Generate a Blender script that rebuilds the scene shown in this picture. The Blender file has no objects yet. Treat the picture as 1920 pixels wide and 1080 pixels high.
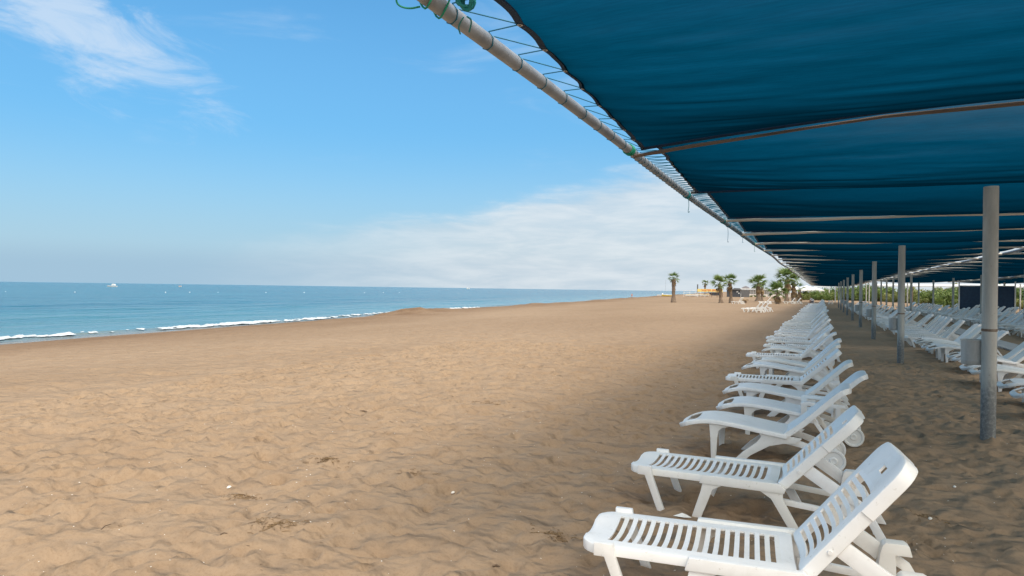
import bpy, bmesh, math, random
import numpy as np
from mathutils import Vector, Matrix
R = math.radians
SC = bpy.context.scene
COL = SC.collection
RNG = random.Random(7)

# ------------------------------------------------------------------ camera
HEAD = R(24.4)                       # the beach rows run along +Y, the camera looks 24 degrees to the sea side
EYE = 1.75
cam_d = bpy.data.cameras.new('camera')
cam_d.sensor_width = 36; cam_d.lens = 24; cam_d.clip_start = 0.05; cam_d.clip_end = 60000
cam = bpy.data.objects.new('camera', cam_d); COL.objects.link(cam)
cam.matrix_world = (Matrix.Translation((0, 0, EYE)) @ Matrix.Rotation(HEAD, 4, 'Z')
                    @ Matrix.Rotation(R(90.05), 4, 'X') @ Matrix.Rotation(R(0.79), 4, 'Z'))
SC.camera = cam

# ------------------------------------------------------------------ sun and sky
SUN_EL, SUN_AZ = R(54), R(124)        # azimuth measured from +Y towards +X
sun_dir = Vector((math.sin(SUN_AZ) * math.cos(SUN_EL), math.cos(SUN_AZ) * math.cos(SUN_EL), math.sin(SUN_EL)))
sl = bpy.data.lights.new('sun', 'SUN'); sl.energy = 0.74; sl.angle = R(22); sl.color = (1.0, 0.93, 0.84)
so = bpy.data.objects.new('sun', sl); COL.objects.link(so)
so.rotation_euler = sun_dir.to_track_quat('Z', 'Y').to_euler()

SC.view_settings.view_transform = 'Standard'; SC.view_settings.look = 'None'
SC.view_settings.gamma = 1; SC.view_settings.use_curve_mapping = False
SC.view_settings.exposure = 1.18
SC.cycles.use_denoising = True
SC.cycles.max_bounces = 8; SC.cycles.transparent_max_bounces = 12
SC.cycles.sample_clamp_indirect = 6


class NT:
    """small helper that writes shader nodes as expressions"""
    def __init__(s, tree):
        s.t = tree; s.n = tree.nodes; s.l = tree.links
    def new(s, kind, **kw):
        n = s.n.new(kind)
        for k, v in kw.items(): setattr(n, k, v)
        return n
    def put(s, sock, v):
        if isinstance(v, bpy.types.NodeSocket): s.l.new(v, sock)
        elif v is not None: sock.default_value = v
    def m(s, op, a, b=None, c=None, clamp=False):
        n = s.new('ShaderNodeMath', operation=op, use_clamp=clamp)
        for i, v in enumerate((a, b, c)):
            if v is not None: s.put(n.inputs[i], v)
        return n.outputs[0]
    def ss(s, v, a, b, lo=0.0, hi=1.0):
        n = s.new('ShaderNodeMapRange', interpolation_type='SMOOTHSTEP')
        for i, q in enumerate((v, a, b, lo, hi)): s.put(n.inputs[i], q)
        return n.outputs[0]
    def mix(s, f, a, b, mode='MIX'):
        n = s.new('ShaderNodeMix', data_type='RGBA', blend_type=mode)
        s.put(n.inputs[0], f); s.put(n.inputs[6], a); s.put(n.inputs[7], b)
        return n.outputs[2]
    def noise(s, vec, scale, detail=3, rough=0.5, dist=0.0):
        n = s.new('ShaderNodeTexNoise')
        if vec is not None: s.l.new(vec, n.inputs['Vector'])
        n.inputs['Scale'].default_value = scale; n.inputs['Detail'].default_value = detail
        n.inputs['Roughness'].default_value = rough; n.inputs['Distortion'].default_value = dist
        return n.outputs[0]
    def xyz(s, x, y, z):
        n = s.new('ShaderNodeCombineXYZ')
        for i, v in enumerate((x, y, z)): s.put(n.inputs[i], v)
        return n.outputs[0]
    def sep(s, v):
        n = s.new('ShaderNodeSeparateXYZ'); s.l.new(v, n.inputs[0]); return n.outputs
    def mapv(s, v, scale=(1, 1, 1), rot=(0, 0, 0), loc=(0, 0, 0)):
        n = s.new('ShaderNodeMapping'); s.l.new(v, n.inputs[0])
        n.inputs['Scale'].default_value = scale; n.inputs['Rotation'].default_value = rot
        n.inputs['Location'].default_value = loc
        return n.outputs[0]
    def bump(s, h, strength, dist, normal=None):
        n = s.new('ShaderNodeBump'); n.inputs['Strength'].default_value = strength
        n.inputs['Distance'].default_value = dist; s.l.new(h, n.inputs['Height'])
        if normal is not None: s.l.new(normal, n.inputs['Normal'])
        return n.outputs[0]


world = bpy.data.worlds.new('World'); SC.world = world; world.use_nodes = True
w = NT(world.node_tree); w.n.clear()
sky = w.new('ShaderNodeTexSky', sky_type='NISHITA')
sky.sun_disc = False; sky.sun_elevation = SUN_EL; sky.sun_rotation = SUN_AZ
sky.altitude = 0; sky.air_density = 1.0; sky.dust_density = 0.6; sky.ozone_density = 2.5
dirv = w.new('ShaderNodeTexCoord').outputs['Generated']
dx, dy, dz = w.sep(dirv)
az = w.m('MULTIPLY', w.m('ARCTAN2', dx, dy), 57.29578)          # degrees, 0 = along the rows, + inland
el = w.m('MULTIPLY', w.m('ARCSINE', dz), 57.29578)
azel = w.xyz(az, el, 0.0)
base = w.mix(1.0, sky.outputs[0], (0.37, 0.78, 0.90, 1), 'MULTIPLY')
# veil of pale haze that thickens towards the horizon, brighter on the side of the sun
side = w.ss(w.m('ADD', w.m('MULTIPLY', dx, math.sin(SUN_AZ)), w.m('MULTIPLY', dy, math.cos(SUN_AZ))), -1.0, -0.25)
base = w.mix(w.ss(el, 30.0, 9.0, 0.0, 0.62), base, (0.82, 1.98, 3.25, 1))
haze = w.ss(el, 13.5, 0.0, 0.0, 0.95)
base = w.mix(haze, base, w.mix(side, (1.95, 2.70, 3.25, 1), (2.95, 3.25, 3.45, 1)))
base = w.mix(w.m('MULTIPLY', w.ss(el, 3.4, 1.2, 0.0, 0.75), w.ss(side, 1.0, 0.2)), base, (1.55, 2.35, 3.05, 1))
# white cloud veil round the sun, unseen and brightened to light the shaded loungers
sdot = w.m('ADD', w.m('ADD', w.m('MULTIPLY', dx, sun_dir.x), w.m('MULTIPLY', dy, sun_dir.y)), w.m('MULTIPLY', dz, sun_dir.z))
veiln = w.noise(w.mapv(dirv, (1.5, 1.5, 2.5)), 2.0, 5, 0.6, 0.5)
base = w.mix(w.ss(w.m('ADD', sdot, w.m('MULTIPLY', w.m('SUBTRACT', veiln, 0.5), 0.25)), 0.22, 0.72, 0.0, 0.95), base, (10.6, 9.9, 8.9, 1))
# cloud bank that climbs inland, streaked
st = w.noise(w.mapv(azel, (0.045, 0.16, 1), (0, 0, R(-11))), 1.0, 7, 0.62, 0.6)
st2 = w.noise(w.mapv(azel, (0.16, 0.9, 1), (0, 0, R(-13))), 1.0, 6, 0.6, 0.3)
top = w.m('MINIMUM', w.m('ADD', w.m('MULTIPLY', w.m('ADD', az, 14.6), 0.215), 10.2), 17.0)
wob = w.m('ADD', top, w.m('ADD', w.m('MULTIPLY', w.m('SUBTRACT', st, 0.5), 6.0), w.m('MULTIPLY', w.m('SUBTRACT', st2, 0.5), 3.0)))
bank = w.ss(w.m('SUBTRACT', wob, el), -0.3, 2.4)
bank = w.m('MULTIPLY', bank, w.ss(st2, 0.2, 0.66, 0.76, 1.0))
bank = w.m('MULTIPLY', bank, w.ss(az, -54.0, -22.0, 0.0, 0.78))
base = w.mix(bank, base, w.mix(w.ss(st2, 0.3, 0.75), (2.9, 3.2, 3.45, 1), (3.6, 3.78, 3.9, 1)))
# high cirrus patch over the sea and thin wisps over the rest of the sky
ca = w.m('SUBTRACT', az, -57.0); ce = w.m('SUBTRACT', el, 17.4)
u = w.m('ADD', w.m('MULTIPLY', ca, 0.93), w.m('MULTIPLY', ce, -0.36))
v = w.m('ADD', w.m('MULTIPLY', ca, 0.36), w.m('MULTIPLY', ce, 0.93))
rad = w.m('SQRT', w.m('ADD', w.m('POWER', w.m('ABSOLUTE', w.m('DIVIDE', u, 10.5)), 2.0), w.m('POWER', w.m('ABSOLUTE', w.m('DIVIDE', v, 3.2)), 2.0)))
cn = w.noise(w.mapv(azel, (0.11, 0.26, 1), (0, 0, R(16))), 1.0, 9, 0.64, 1.3)
patch = w.m('MULTIPLY', w.ss(w.m('ADD', rad, w.m('MULTIPLY', w.m('SUBTRACT', cn, 0.5), -3.0)), 1.10, 0.0), 0.74)
gen = w.noise(w.mapv(dirv, (1.6, 1.6, 7.0), (0.1, 0.2, 0.3)), 1.25, 7, 0.58, 0.8)
wisps = w.m('MULTIPLY', w.ss(gen, 0.54, 0.76), 0.42)
cl = w.m('MAXIMUM', patch, w.m('MULTIPLY', wisps, w.ss(el, 7.0, 13.0)))
base = w.mix(cl, base, (2.9, 3.45, 4.1, 1))
bg = w.new('ShaderNodeBackground'); w.l.new(base, bg.inputs['Color']); bg.inputs['Strength'].default_value = 0.1
wo = w.new('ShaderNodeOutputWorld'); w.l.new(bg.outputs[0], wo.inputs['Surface'])

# ------------------------------------------------------------------ numeric helpers
def vnoise(x, y, seed=0):
    x = np.asarray(x, float); y = np.asarray(y, float)
    xi = np.floor(x).astype(np.int64); yi = np.floor(y).astype(np.int64)
    fx = x - xi; fy = y - yi
    fx = fx * fx * fx * (fx * (fx * 6 - 15) + 10); fy = fy * fy * fy * (fy * (fy * 6 - 15) + 10)
    def h(a, b):
        n = (a * 374761393 + b * 668265263 + seed * 974634777) & 0xffffffff
        n = ((n ^ (n >> 13)) * 1274126177) & 0xffffffff
        return ((n ^ (n >> 16)) & 0xffff) / 65535.0
    a = h(xi, yi); b = h(xi + 1, yi); c = h(xi, yi + 1); d = h(xi + 1, yi + 1)
    return (a + (b - a) * fx) * (1 - fy) + (c + (d - c) * fx) * fy - 0.5

def fbm(x, y, seed=0, octv=3):
    s = 0; a = 1.0
    for k in range(octv):
        s = s + a * vnoise(np.asarray(x) * 2 ** k + 13.7 * k, np.asarray(y) * 2 ** k + 7.3 * k, seed + k); a *= 0.5
    return s

SEA_Z = -1.0
def shore_x(y):
    y = np.asarray(y, float)
    return -31.2 - 0.125 * y + 0.8 * np.sin(y * 0.055 + 0.6) + 0.5 * np.sin(y * 0.17) + 0.7 * vnoise(y * 0.25, y * 0 + 3.3, 5)

def base_z(x, y):
    """smooth beach profile"""
    x = np.asarray(x, float); y = np.asarray(y, float)
    d = x - shore_x(y)
    z = np.interp(d, [-60, -8, -1, 0.0, 3.0, 7.0, 11, 24, 60], [-6, -2.2, -1.12, -1.0, -0.72, -0.42, -0.36, -0.04, 0.0])
    # tide ridge with lumps
    z = z + np.exp(-((d - 5.2) / 1.6) ** 2) * (0.10 + 0.30 * np.clip(vnoise(y * 0.11, y * 0 + 1.7, 9), 0, 1) + 0.22 * np.clip(fbm(y * 0.6, x * 0.5, 31, 2), 0, 1)) * np.clip((y - 20) / 40, 0, 1)
    # heap of sand pushed up by the water
    z = z + 0.26 * np.exp(-np.abs((x + 31.9) / 1.6) ** 4 - (np.abs((y - 48.6) / 3.0)) ** 4) * (1 + 0.9 * fbm(x * 1.3, y * 1.3, 44, 3))
    z = z + 0.20 * np.exp(-np.abs((x + 33.0) / 1.6) ** 3 - (np.abs((y - 53.0) / 4.0)) ** 4) * (1 + 0.9 * fbm(x * 1.2, y * 1.2, 45, 3))
    return z

def gz(x, y): return float(base_z(x, y))

def ray_xy(px, depth):
    """plan position of something seen in photo column px at a given depth along the lens axis"""
    a = (px - 960) / 1280.0
    return (depth * a * math.cos(HEAD) - depth * math.sin(HEAD), depth * a * math.sin(HEAD) + depth * math.cos(HEAD))

# ------------------------------------------------------------------ mesh helpers
def link(o, parent=None, label=None, cat=None, group=None, kind=None):
    COL.objects.link(o)
    if parent is not None: o.parent = parent
    if label: o['label'] = label
    if cat: o['category'] = cat
    if group: o['group'] = group
    if kind: o['kind'] = kind
    return o

def empty(name, loc=(0, 0, 0), rz=0.0, **kw):
    o = bpy.data.objects.new(name, None); o.location = loc; o.rotation_euler = (0, 0, rz); o.empty_display_size = 0.2
    return link(o, **kw)

def finish(me, smooth=35):
    if smooth:
        for p in me.polygons: p.use_smooth = True
        me.set_sharp_from_angle(angle=R(smooth))
    me.update()

class MB:
    def __init__(s): s.v = []; s.f = []
    def add(s, vs, fs):
        o = len(s.v); s.v.extend([tuple(q) for q in vs]); s.f.extend([tuple(i + o for i in f) for f in fs]); return s
    def merge(s, other, M=None):
        return s.add([tuple(M @ Vector(q)) for q in other.v] if M is not None else other.v, other.f)
    def box(s, x0, x1, y0, y1, z0, z1):
        return s.add([(x0, y0, z0), (x1, y0, z0), (x1, y1, z0), (x0, y1, z0), (x0, y0, z1), (x1, y0, z1), (x1, y1, z1), (x0, y1, z1)],
                     [(0, 3, 2, 1), (4, 5, 6, 7), (0, 1, 5, 4), (1, 2, 6, 5), (2, 3, 7, 6), (3, 0, 4, 7)])
    def prism(s, poly, y0, y1):
        """polygon in the x-z plane pushed through y"""
        n = len(poly)
        ar = sum(poly[i][0] * poly[(i + 1) % n][1] - poly[(i + 1) % n][0] * poly[i][1] for i in range(n))
        if ar < 0: poly = poly[::-1]
        vs = [(p[0], y0, p[1]) for p in poly] + [(p[0], y1, p[1]) for p in poly]
        return s.add(vs, [tuple(range(n)), tuple(range(2 * n - 1, n - 1, -1))] + [(i, i + n, (i + 1) % n + n, (i + 1) % n) for i in range(n)])
    def barxz(s, a, b, wd, y0, y1, wd2=None):
        wd2 = wd if wd2 is None else wd2
        dx_, dz_ = b[0] - a[0], b[1] - a[1]; L = math.hypot(dx_, dz_); nx, nz = -dz_ / L / 2, dx_ / L / 2
        return s.prism([(a[0] + nx * wd, a[1] + nz * wd), (a[0] - nx * wd, a[1] - nz * wd), (b[0] - nx * wd2, b[1] - nz * wd2), (b[0] + nx * wd2, b[1] + nz * wd2)], y0, y1)
    def tube(s, pts, r, n=8, caps=True, soft=0):
        for _ in range(soft):
            q = [Vector(p) for p in pts]; pts = [q[0]] + [a_.lerp(b_, f_) for a_, b_ in zip(q, q[1:]) for f_ in (0.25, 0.75)] + [q[-1]]
        pts = [Vector(p) for p in pts]; rs = r if isinstance(r, (list, tuple)) else [r] * len(pts)
        vs = []; fs = []; up = None
        for i, p in enumerate(pts):
            t = (pts[min(i + 1, len(pts) - 1)] - pts[max(i - 1, 0)])
            t = t.normalized() if t.length > 1e-9 else Vector((0, 0, 1))
            if up is None: up = t.orthogonal().normalized()
            up = (up - t * up.dot(t)); up = up.normalized() if up.length > 1e-6 else t.orthogonal().normalized()
            b = t.cross(up)
            for k in range(n):
                a = 2 * math.pi * k / n
                vs.append(p + (up * math.cos(a) + b * math.sin(a)) * rs[i])
        for i in range(len(pts) - 1):
            for k in range(n):
                fs.append((i * n + k, i * n + (k + 1) % n, (i + 1) * n + (k + 1) % n, (i + 1) * n + k))
        if caps: fs += [tuple(range(n - 1, -1, -1)), tuple((len(pts) - 1) * n + k for k in range(n))]
        return s.add(vs, fs)
    def lathe(s, prof, n=20, c=(0, 0, 0), axis='z'):
        vs = []; fs = []
        for (r_, z_) in prof:
            for k in range(n):
                a = 2 * math.pi * k / n
                q = (r_ * math.cos(a), r_ * math.sin(a), z_)
                if axis == 'y': q = (q[0], q[2], -q[1])
                vs.append((q[0] + c[0], q[1] + c[1], q[2] + c[2]))
        for i in range(len(prof) - 1):
            for k in range(n):
                fs.append((i * n + k, i * n + (k + 1) % n, (i + 1) * n + (k + 1) % n, (i + 1) * n + k))
        return s.add(vs, fs)
    def slab(s, pts, W, cols, din, drim, mask, dish=0.0, vin=0.7, ends=(1, 1)):
        """curved plate: pts = (x,z) centre line, W = half width at each point; rim deeper than the middle"""
        n = len(pts); m = len(cols); top = []; bot = []; S = [0.0]
        for i in range(1, n): S.append(S[-1] + math.hypot(pts[i][0] - pts[i - 1][0], pts[i][1] - pts[i - 1][1]))
        L = S[-1]
        for i in range(n):
            a = pts[max(i - 1, 0)]; b = pts[min(i + 1, n - 1)]
            tx, tz = b[0] - a[0], b[1] - a[1]; q = math.hypot(tx, tz); nx, nz = -tz / q, tx / q
            de = min(S[i] if ends[0] else 9, (L - S[i]) if ends[1] else 9)
            for v_ in cols:
                av = abs(v_)
                drop = 0.010 if (av > 0.995 or de < 1e-6) else (0.003 if (av > 0.975 or de < 0.0075) else 0.0)
                drop += dish * max(0.0, 1 - (v_ / vin) ** 2)
                d_ = drim if (av > 0.92 or de < 0.021) else din
                d_ = max(d_ - (0.010 if drop >= 0.010 and d_ == drim else 0), 0.004)
                x_ = pts[i][0] - nx * drop; z_ = pts[i][1] - nz * drop; y_ = v_ * W[i]
                top.append((x_, y_, z_)); bot.append((x_ - nx * d_, y_, z_ - nz * d_))
        o = n * m; fs = []
        ok = [[bool(mask((S[i] + S[i + 1]) / 2, (cols[j] + cols[j + 1]) / 2)) for j in range(m - 1)] for i in range(n - 1)]
        for i in range(n - 1):
            for j in range(m - 1):
                if not ok[i][j]: continue
                a, b, c, d = i * m + j, (i + 1) * m + j, (i + 1) * m + j + 1, i * m + j + 1
                fs.append((a, b, c, d)); fs.append((a + o, d + o, c + o, b + o))
                if i == 0 or not ok[i - 1][j]: fs.append((a, d, d + o, a + o))
                if i == n - 2 or not ok[i + 1][j]: fs.append((c, b, b + o, c + o))
                if j == 0 or not ok[i][j - 1]: fs.append((b, a, a + o, b + o))
                if j == m - 2 or not ok[i][j + 1]: fs.append((d, c, c + o, d + o))
        vs = top + bot; used = sorted({i for f in fs for i in f}); mp = {q: k for k, q in enumerate(used)}
        return s.add([vs[q] for q in used], [tuple(mp[i] for i in f) for f in fs])
    def mesh(s, name, mat, smooth=35, bevel=0.0, seg=1):
        me = bpy.data.meshes.new(name); me.from_pydata(s.v, [], s.f)
        if bevel:
            bm = bmesh.new(); bm.from_mesh(me)
            es = [e for e in bm.edges if len(e.link_faces) == 2 and e.calc_face_angle(0) > 0.5]
            bmesh.ops.bevel(bm, geom=es, offset=bevel, segments=seg, affect='EDGES', profile=0.6, clamp_overlap=True)
            bm.to_mesh(me); bm.free()
        if mat is not None: me.materials.append(mat)
        finish(me, smooth); return me
    def build(s, name, mat, parent=None, smooth=35, bevel=0.0, seg=1, loc=None, rot=None, **kw):
        o = bpy.data.objects.new(name, s.mesh(name, mat, smooth, bevel, seg))
        if loc is not None: o.location = loc
        if rot is not None: o.rotation_euler = rot
        return link(o, parent, **kw)

def inst(name, me, parent=None, loc=(0, 0, 0), rot=(0, 0, 0), scale=None, **kw):
    o = bpy.data.objects.new(name, me); o.location = loc; o.rotation_euler = rot
    if scale is not None: o.scale = scale if isinstance(scale, (tuple, list)) else (scale,) * 3
    return link(o, parent, **kw)

def grid_mesh(name, xs, ys, Z, mat, smooth=True, attrs=None):
    """sheet over a rectangular grid; Z has the shape (len(ys), len(xs))"""
    nx, ny = len(xs), len(ys)
    X, Y = np.meshgrid(xs, ys)
    co = np.stack([X, Y, Z], -1).reshape(-1, 3).astype(np.float32)
    i = np.arange((ny - 1) * (nx - 1)); r_ = i // (nx - 1); c = i % (nx - 1); a = r_ * nx + c
    return raw_mesh(name, co, np.stack([a, a + 1, a + nx + 1, a + nx], -1), mat, smooth, attrs)

def raw_mesh(name, co, quads, mat, smooth=True, attrs=None):
    me = bpy.data.meshes.new(name)
    me.vertices.add(len(co)); me.vertices.foreach_set('co', np.ascontiguousarray(co, np.float32).ravel())
    me.loops.add(quads.size); me.loops.foreach_set('vertex_index', quads.ravel().astype(np.int32))
    me.polygons.add(len(quads)); me.polygons.foreach_set('loop_start', np.arange(0, quads.size, quads.shape[1], dtype=np.int32))
    if smooth: me.polygons.foreach_set('use_smooth', np.ones(len(quads), bool))
    me.update(calc_edges=True)
    for k, vals in (attrs or {}).items():
        at = me.attributes.new(k, 'FLOAT', 'POINT'); at.data.foreach_set('value', np.ascontiguousarray(vals, np.float32).ravel())
    if mat is not None: me.materials.append(mat)
    return me

# ------------------------------------------------------------------ materials
def material(name):
    m = bpy.data.materials.new(name); m.use_nodes = True
    t = NT(m.node_tree); b = t.n['Principled BSDF']; return m, t, b
def setp(b, **kw):
    for k, v_ in kw.items(): b.inputs[k.replace('_', ' ')].default_value = v_

def simple(name, c1, c2, scale=6.0, rough=0.6, metal=0.0, bump=0.0, bscale=40.0, bdist=0.004, stretch=(1, 1, 1)):
    m, t, b = material(name)
    co = t.mapv(t.new('ShaderNodeTexCoord').outputs['Object'], stretch)
    n = t.noise(co, scale, 5, 0.6)
    t.l.new(t.mix(t.ss(n, 0.3, 0.7), (*c1, 1), (*c2, 1)), b.inputs['Base Color'])
    setp(b, Roughness=rough, Metallic=metal)
    if bump: t.l.new(t.bump(t.noise(co, bscale, 3), bump, bdist), b.inputs['Normal'])
    return m

# sand
M_SAND, t, b = material('sand')
pos = t.new('ShaderNodeNewGeometry').outputs['Position']
wet = t.new('ShaderNodeAttribute', attribute_name='wet').outputs['Fac']
big = t.noise(t.mapv(pos, (0.10, 0.035, 0.1)), 1.0, 5, 0.6)
mid = t.noise(pos, 2.3, 4, 0.6); fine = t.noise(pos, 55.0, 3, 0.7); speck = t.noise(pos, 210.0, 2, 0.6)
c = t.mix(t.ss(big, 0.3, 0.7), (0.290, 0.205, 0.132, 1), (0.365, 0.266, 0.178, 1))
c = t.mix(t.ss(mid, 0.35, 0.7, 0.0, 0.30), c, (0.23, 0.150, 0.088, 1))
c = t.mix(t.ss(fine, 0.45, 0.75, 0.0, 0.40), c, (0.20, 0.13, 0.075, 1))
c = t.mix(t.ss(speck, 0.62, 0.74, 0.0, 0.6), c, (0.17, 0.11, 0.07, 1))
wetn = t.m('MULTIPLY', wet, t.ss(t.noise(t.mapv(pos, (0.7, 0.25, 0.5)), 1.0, 5, 0.65), 0.25, 0.7, 0.35, 1.0))
c = t.mix(t.m('MULTIPLY', wetn, 0.85), c, (0.150, 0.085, 0.045, 1))
t.l.new(c, b.inputs['Base Color'])
setp(b, Roughness=0.92)
t.put(b.inputs['Roughness'], t.ss(wet, 0.93, 1.0, 0.92, 0.5))
b.inputs['Specular IOR Level'].default_value = 0.12
h1 = t.noise(t.mapv(pos, (2.7, 3.6, 2.6)), 1.0, 2, 0.45, 0.2)
h2 = t.noise(t.mapv(pos, (4.4, 6.5, 4.0), (0, 0, 0.3)), 1.0, 2, 0.45, 0.1)
dents = t.m('ADD', t.ss(h1, 0.22, 0.72), t.m('MULTIPLY', t.ss(h2, 0.25, 0.75), 0.5))
nb = t.bump(dents, 0.95, 0.058)
nb = t.bump(t.noise(pos, 15.0, 3, 0.6), 0.55, 0.011, nb)
nb = t.bump(fine, 0.45, 0.005, nb)
t.l.new(nb, b.inputs['Normal'])

# sea
M_SEA, t, b = material('sea_water')
pos = t.new('ShaderNodeNewGeometry').outputs['Position']
shal = t.new('ShaderNodeAttribute', attribute_name='shallow').outputs['Fac']
cn = t.noise(t.mapv(pos, (0.045, 0.010, 1)), 1.0, 7, 0.72)
c = t.mix(t.ss(cn, 0.3, 0.7), (0.012, 0.095, 0.155, 1), (0.026, 0.150, 0.215, 1))
c = t.mix(shal, c, (0.10, 0.235, 0.28, 1))
c = t.mix(t.new('ShaderNodeAttribute', attribute_name='swash').outputs['Fac'], c, (0.26, 0.22, 0.17, 1))
t.l.new(c, b.inputs['Base Color']); setp(b, Roughness=0.16, IOR=1.33)
wv = t.noise(t.mapv(pos, (1.1, 0.35, 1)), 1.0, 5, 0.62, 0.3)
wv2 = t.noise(t.mapv(pos, (0.16, 0.035, 1)), 1.0, 4, 0.6, 0.3)
wv3 = t.noise(t.mapv(pos, (0.42, 0.10, 1), (0, 0, 0.12)), 1.0, 4, 0.65, 0.3)
nb = t.bump(wv2, 1.0, 2.2); nb = t.bump(wv3, 1.0, 0.75, nb); nb = t.bump(wv, 0.9, 0.22, nb)
t.l.new(nb, b.inputs['Normal'])
M_FOAM = simple('foam', (0.42, 0.48, 0.51), (0.76, 0.79, 0.81), 3, 0.8, bump=0.8, bscale=18, bdist=0.04)

# white moulded plastic, a little grimy
M_WHITE, t, b = material('white_plastic')
co = t.new('ShaderNodeTexCoord').outputs['Object']
oi = t.new('ShaderNodeObjectInfo').outputs['Random']
sh = t.new('ShaderNodeVectorMath', operation='ADD'); t.l.new(co, sh.inputs[0]); t.l.new(t.xyz(t.m('MULTIPLY', oi, 40.0), 0.0, 0.0), sh.inputs[1])
n1 = t.noise(sh.outputs[0], 7, 6, 0.65, 0.5); n2 = t.noise(sh.outputs[0], 34, 4, 0.7); n3 = t.noise(t.mapv(sh.outputs[0], (3, 60, 3)), 1.0, 4, 0.6)
c = t.mix(t.ss(n1, 0.46, 0.78, 0.0, 0.42), (0.86, 0.86, 0.845, 1), (0.66, 0.645, 0.60, 1))
c = t.mix(t.ss(n2, 0.62, 0.74, 0.0, 0.55), c, (0.40, 0.37, 0.31, 1))
c = t.mix(t.ss(n3, 0.66, 0.80, 0.0, 0.25), c, (0.50, 0.49, 0.45, 1))
c = t.mix(t.ss(oi, 0.3, 1.0, 0.0, 0.35), c, (0.78, 0.74, 0.62, 1))
t.l.new(c, b.inputs['Base Color']); setp(b, Roughness=0.42)
t.l.new(t.bump(n2, 0.12, 0.002), b.inputs['Normal'])
# the same plastic with moulded lengthwise ribs
M_RIB = M_WHITE.copy(); M_RIB.name = 'ribbed_white_plastic'
t = NT(M_RIB.node_tree); b = t.n['Principled BSDF']
co = t.new('ShaderNodeTexCoord').outputs['Object']; x_, y_, z_ = t.sep(co)
rib = t.m('SINE', t.m('MULTIPLY', y_, 190.0))
t.l.new(t.bump(rib, 0.75, 0.004), b.inputs['Normal'])

# galvanised steel of posts, pipes and bins
def galv(name, tint=(0.50, 0.50, 0.46), stain=0.75, low=True):
    m, t, b = material(name)
    tc = t.new('ShaderNodeTexCoord').outputs['Object']
    n1 = t.noise(t.mapv(tc, (5, 5, 0.9)), 1.0, 6, 0.65, 0.4); n2 = t.noise(tc, 26, 5, 0.7)
    c = t.mix(t.ss(n1, 0.35, 0.7), (*tint, 1), tuple(q * 0.68 for q in tint) + (1,))
    c = t.mix(t.ss(n2, 0.60, 0.72, 0.0, 0.5), c, (0.24, 0.15, 0.09, 1))
    if low:
        z = t.sep(tc)[2]
        q = t.m('ADD', t.m('MULTIPLY', t.m('SUBTRACT', n1, 0.5), 1.6), z)
        f = t.m('MULTIPLY', t.ss(q, 0.75, 0.30), t.ss(n2, 0.25, 0.6, 0.35, 1.0))
        c = t.mix(t.m('MULTIPLY', f, stain), c, (0.055, 0.07, 0.085, 1))
    t.l.new(c, b.inputs['Base Color']); setp(b, Roughness=0.5, Metallic=0.12)
    t.l.new(t.bump(n2, 0.25, 0.003), b.inputs['Normal'])
    return m
M_POST = galv('galvanised_post')
M_PIPE = galv('galvanised_pipe', (0.31, 0.345, 0.385), low=False)
M_BIN = galv('galvanised_bin', (0.56, 0.56, 0.53), low=False)
M_RUST = simple('rust', (0.16, 0.10, 0.07), (0.33, 0.28, 0.22), 18, 0.9, bump=0.5, bscale=90)
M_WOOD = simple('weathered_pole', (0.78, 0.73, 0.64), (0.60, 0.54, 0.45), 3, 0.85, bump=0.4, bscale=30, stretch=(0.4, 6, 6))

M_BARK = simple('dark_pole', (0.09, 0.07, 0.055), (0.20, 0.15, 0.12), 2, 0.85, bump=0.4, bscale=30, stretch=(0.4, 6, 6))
# blue shade cloth: woven, lets part of the light through
def cloth(name, col, trans, tf):
    m, t, b = material(name); t.n.remove(b)
    tc = t.new('ShaderNodeTexCoord').outputs['Object']
    n1 = t.noise(t.mapv(tc, (0.35, 2.2, 1)), 1.0, 6, 0.62, 0.6); n2 = t.noise(t.mapv(tc, (6, 60, 1)), 1.0, 3, 0.6)
    lw = t.new('ShaderNodeLayerWeight'); lw.inputs['Blend'].default_value = 0.5       # a weave closes up when seen at a grazing angle
    cosv = t.m('SUBTRACT', 1.0, lw.outputs['Facing'])
    k = t.m('MULTIPLY', t.m('ADD', t.ss(n1, 0.25, 0.75, 0.90, 1.10), t.ss(n2, 0.3, 0.7, -0.09, 0.09)), t.ss(cosv, 0.03, 0.48, 0.30, 1.9))
    kc = t.xyz(k, k, k)
    d = t.new('ShaderNodeBsdfDiffuse'); tr = t.new('ShaderNodeBsdfTranslucent'); mx = t.new('ShaderNodeMixShader')
    t.l.new(t.mix(1.0, (*col, 1), kc, 'MULTIPLY'), d.inputs['Color'])
    t.l.new(t.mix(1.0, (*trans, 1), kc, 'MULTIPLY'), tr.inputs['Color'])
    bn = t.bump(n1, 0.35, 0.05); bn = t.bump(n2, 0.4, 0.004, bn)
    t.l.new(bn, d.inputs['Normal']); t.l.new(bn, tr.inputs['Normal'])
    mx.inputs[0].default_value = tf
    t.l.new(d.outputs[0], mx.inputs[1]); t.l.new(tr.outputs[0], mx.inputs[2])
    tp = t.new('ShaderNodeBsdfTransparent'); tp.inputs['Color'].default_value = (0.74, 0.90, 1.0, 1); mo = t.new('ShaderNodeMixShader')
    t.l.new(t.ss(cosv, 0.34, 0.85, 0.0, 0.17), mo.inputs[0])              # the gaps between the threads only open up face on
    t.l.new(mx.outputs[0], mo.inputs[1]); t.l.new(tp.outputs[0], mo.inputs[2])
    t.l.new(mo.outputs[0], t.n['Material Output'].inputs['Surface'])
    return m
M_CLOTH = cloth('blue_shade_cloth', (0.001, 0.023, 0.044), (0.0003, 0.034, 0.069), 0.55)
M_HEM = simple('navy_hem', (0.002, 0.022, 0.060), (0.004, 0.030, 0.080), 20, 0.85)
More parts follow.
